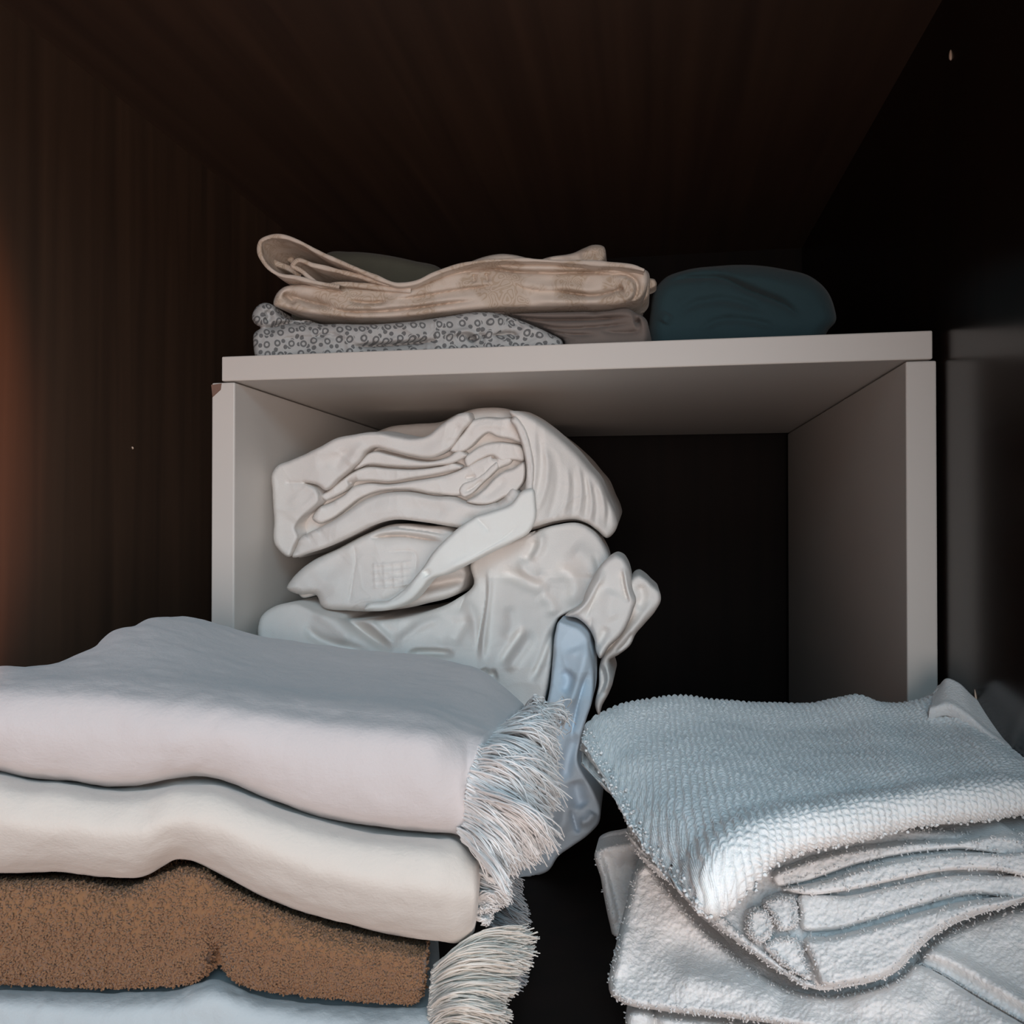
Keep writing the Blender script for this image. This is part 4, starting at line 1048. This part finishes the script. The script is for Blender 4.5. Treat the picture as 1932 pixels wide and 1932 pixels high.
# folded towel under the top one
towel('folded_towel', [(1182, 1570), (1215, 1600), (1262, 1640), (1320, 1660), (1390, 1640), (1450, 1600), (1540, 1560), (1700, 1559), (1830, 1567), (1940, 1570), (1972, 1577), (1972, 1692), (1932, 1702), (1840, 1728), (1770, 1760), (1720, 1805), (1690, 1835), (1650, 1852), (1600, 1862), (1545, 1868), (1490, 1845), (1420, 1798), (1340, 1738), (1270, 1672), (1212, 1622)],
      lambda x, y: .358 + .00016 * (1700 - y) - .00002 * (x - 1500), (14, 0.010), [
    ('r', [(1215, 1632), (1290, 1690), (1370, 1755), (1450, 1812), (1540, 1858)], 2, 7), ('g', [(1380, 1690), (1400, 1720), (1420, 1765)], 4, 16, .2), ('v', [(1905, 1682), (1935, 1690), (1972, 1690)], 5, 8, .2)],
    'white towel folded in many layers, directly under the nubbly top towel', 9000, step=2.2, back=0.12, nz=(0.9, 60), layers=[
    ([(1200, 1606), (1240, 1632), (1300, 1680), (1350, 1716), (1400, 1760), (1450, 1800), (1500, 1838), (1545, 1861), (1520, 1862), (1488, 1843), (1420, 1796), (1340, 1737), (1270, 1671), (1214, 1622)], .004, (8, .006)),
    ([(1456, 1656), (1500, 1632), (1560, 1614), (1690, 1592), (1800, 1587), (1940, 1591), (1950, 1604), (1800, 1602), (1690, 1614), (1605, 1634), (1560, 1650), (1500, 1668), (1464, 1670)], .008, (7, .006)),
    ([(1478, 1678), (1560, 1660), (1612, 1643), (1700, 1621), (1800, 1609), (1880, 1609), (1968, 1617), (1968, 1652), (1880, 1643), (1790, 1643), (1700, 1659), (1600, 1680), (1515, 1688)], .011, (9, .008)),
    ([(1503, 1696), (1600, 1688), (1700, 1667), (1790, 1651), (1880, 1651), (1968, 1662), (1968, 1682), (1830, 1689), (1720, 1715), (1640, 1739), (1560, 1757), (1510, 1752), (1508, 1722)], .008, (13, .010)),
    ([(1518, 1770), (1560, 1766), (1640, 1748), (1720, 1724), (1830, 1698), (1940, 1692), (1900, 1712), (1838, 1726), (1768, 1757), (1716, 1802), (1687, 1832), (1648, 1849), (1600, 1858), (1548, 1860), (1532, 1820)], .012, (14, .012)),
    ([(1412, 1726), (1428, 1712), (1448, 1716), (1458, 1742), (1454, 1768), (1432, 1780), (1418, 1772)], .008, (9, .007)),
    ([(1440, 1704), (1470, 1690), (1498, 1694), (1506, 1722), (1500, 1750), (1474, 1756), (1456, 1730)], .010, (10, .008)),
    ([(1440, 1786), (1480, 1766), (1506, 1772), (1520, 1810), (1530, 1850), (1500, 1838), (1465, 1812)], .007, (9, .007))])

# big towel below with a turned corner
towel('draped_towel', [(1184, 1692), (1196, 1645), (1210, 1630), (1264, 1681), (1331, 1755), (1411, 1818), (1485, 1862), (1545, 1878), (1602, 1871), (1655, 1860), (1697, 1843), (1729, 1813), (1776, 1766), (1843, 1735), (1932, 1709), (2000, 1700), (2010, 1730), (2010, 1990), (1800, 1985), (1640, 1960), (1500, 1938), (1420, 1926), (1330, 1916), (1240, 1906), (1172, 1891), (1151, 1874), (1148, 1852), (1155, 1815), (1166, 1765)],
      lambda x, y: .390 - .00032 * np.clip(y - 1650, 0, 400) * 0.75 + .00002 * (1700 - x), (16, 0.012), [
    ('s', [(1690, 1800), (1760, 1828), (1850, 1880), (1990, 1960)], -7, 12, .1), ('v', [(1680, 1798), (1760, 1830), (1850, 1884), (1990, 1964)], 9, 5, .1), ('r', [(1715, 1790), (1790, 1810), (1880, 1860), (1990, 1930)], 5, 14, .1),
    ('g', [(1230, 1760), (1320, 1800), (1420, 1830), (1540, 1880)], 5, 34, .2), ('r', [(1260, 1840), (1380, 1860), (1480, 1890)], 4, 26, .2), ('g', [(1540, 1872), (1620, 1868), (1690, 1840)], 5, 14), ('r', [(1590, 1890), (1690, 1880), (1780, 1900)], 5, 34), ('r', [(1180, 1740), (1175, 1800), (1165, 1850)], 4, 16)],
    'white towel draped across the right-hand stack below the many-layered one', 12000, step=2.2, back=0.028, shear=(0, -0.004), nz=(1.0, 80))

# edge of a towel at the back of the stack
towel('cotton_towel', [(1126, 1603), (1140, 1596), (1165, 1591), (1200, 1586), (1300, 1640), (1320, 1740), (1320, 1830), (1190, 1830), (1176, 1780), (1158, 1768), (1150, 1742), (1142, 1705), (1134, 1660)],
      .448, (10, 0.008), [('s', [(1138, 1608), (1150, 1650), (1162, 1700), (1172, 1745)], -5, 8, .1), ('v', [(1136, 1606), (1149, 1650), (1162, 1705), (1172, 1750)], 6, 4, .1), ('g', [(1160, 1620), (1200, 1640), (1240, 1660)], 4, 14)],
      'beige-looking white towel edge sticking out at the back of the right-hand stack', 1500, step=2.2, back=0.02, nz=(0.6, 50), zmin=0.0006)

# lowest towel
towel('bath_towel', [(1192, 1905), (1205, 1904), (1240, 1912), (1330, 1922), (1420, 1932), (1500, 1945), (1640, 1967), (1800, 1992), (2000, 2000), (2010, 2330), (1900, 2340), (1500, 2340), (1240, 2330), (1195, 2280), (1190, 2000)],
      .350, (16, 0.012), [('v', [(1232, 1890), (1238, 1950), (1236, 2050)], 8, 6, .1), ('g', [(1300, 1960), (1500, 1990)], 4, 30)],
      'white folded towel lowest in the right-hand stack, cut by the bottom edge', 3000, step=3.0, back=0.06, nz=(0.9, 70), zmin=0.0006)
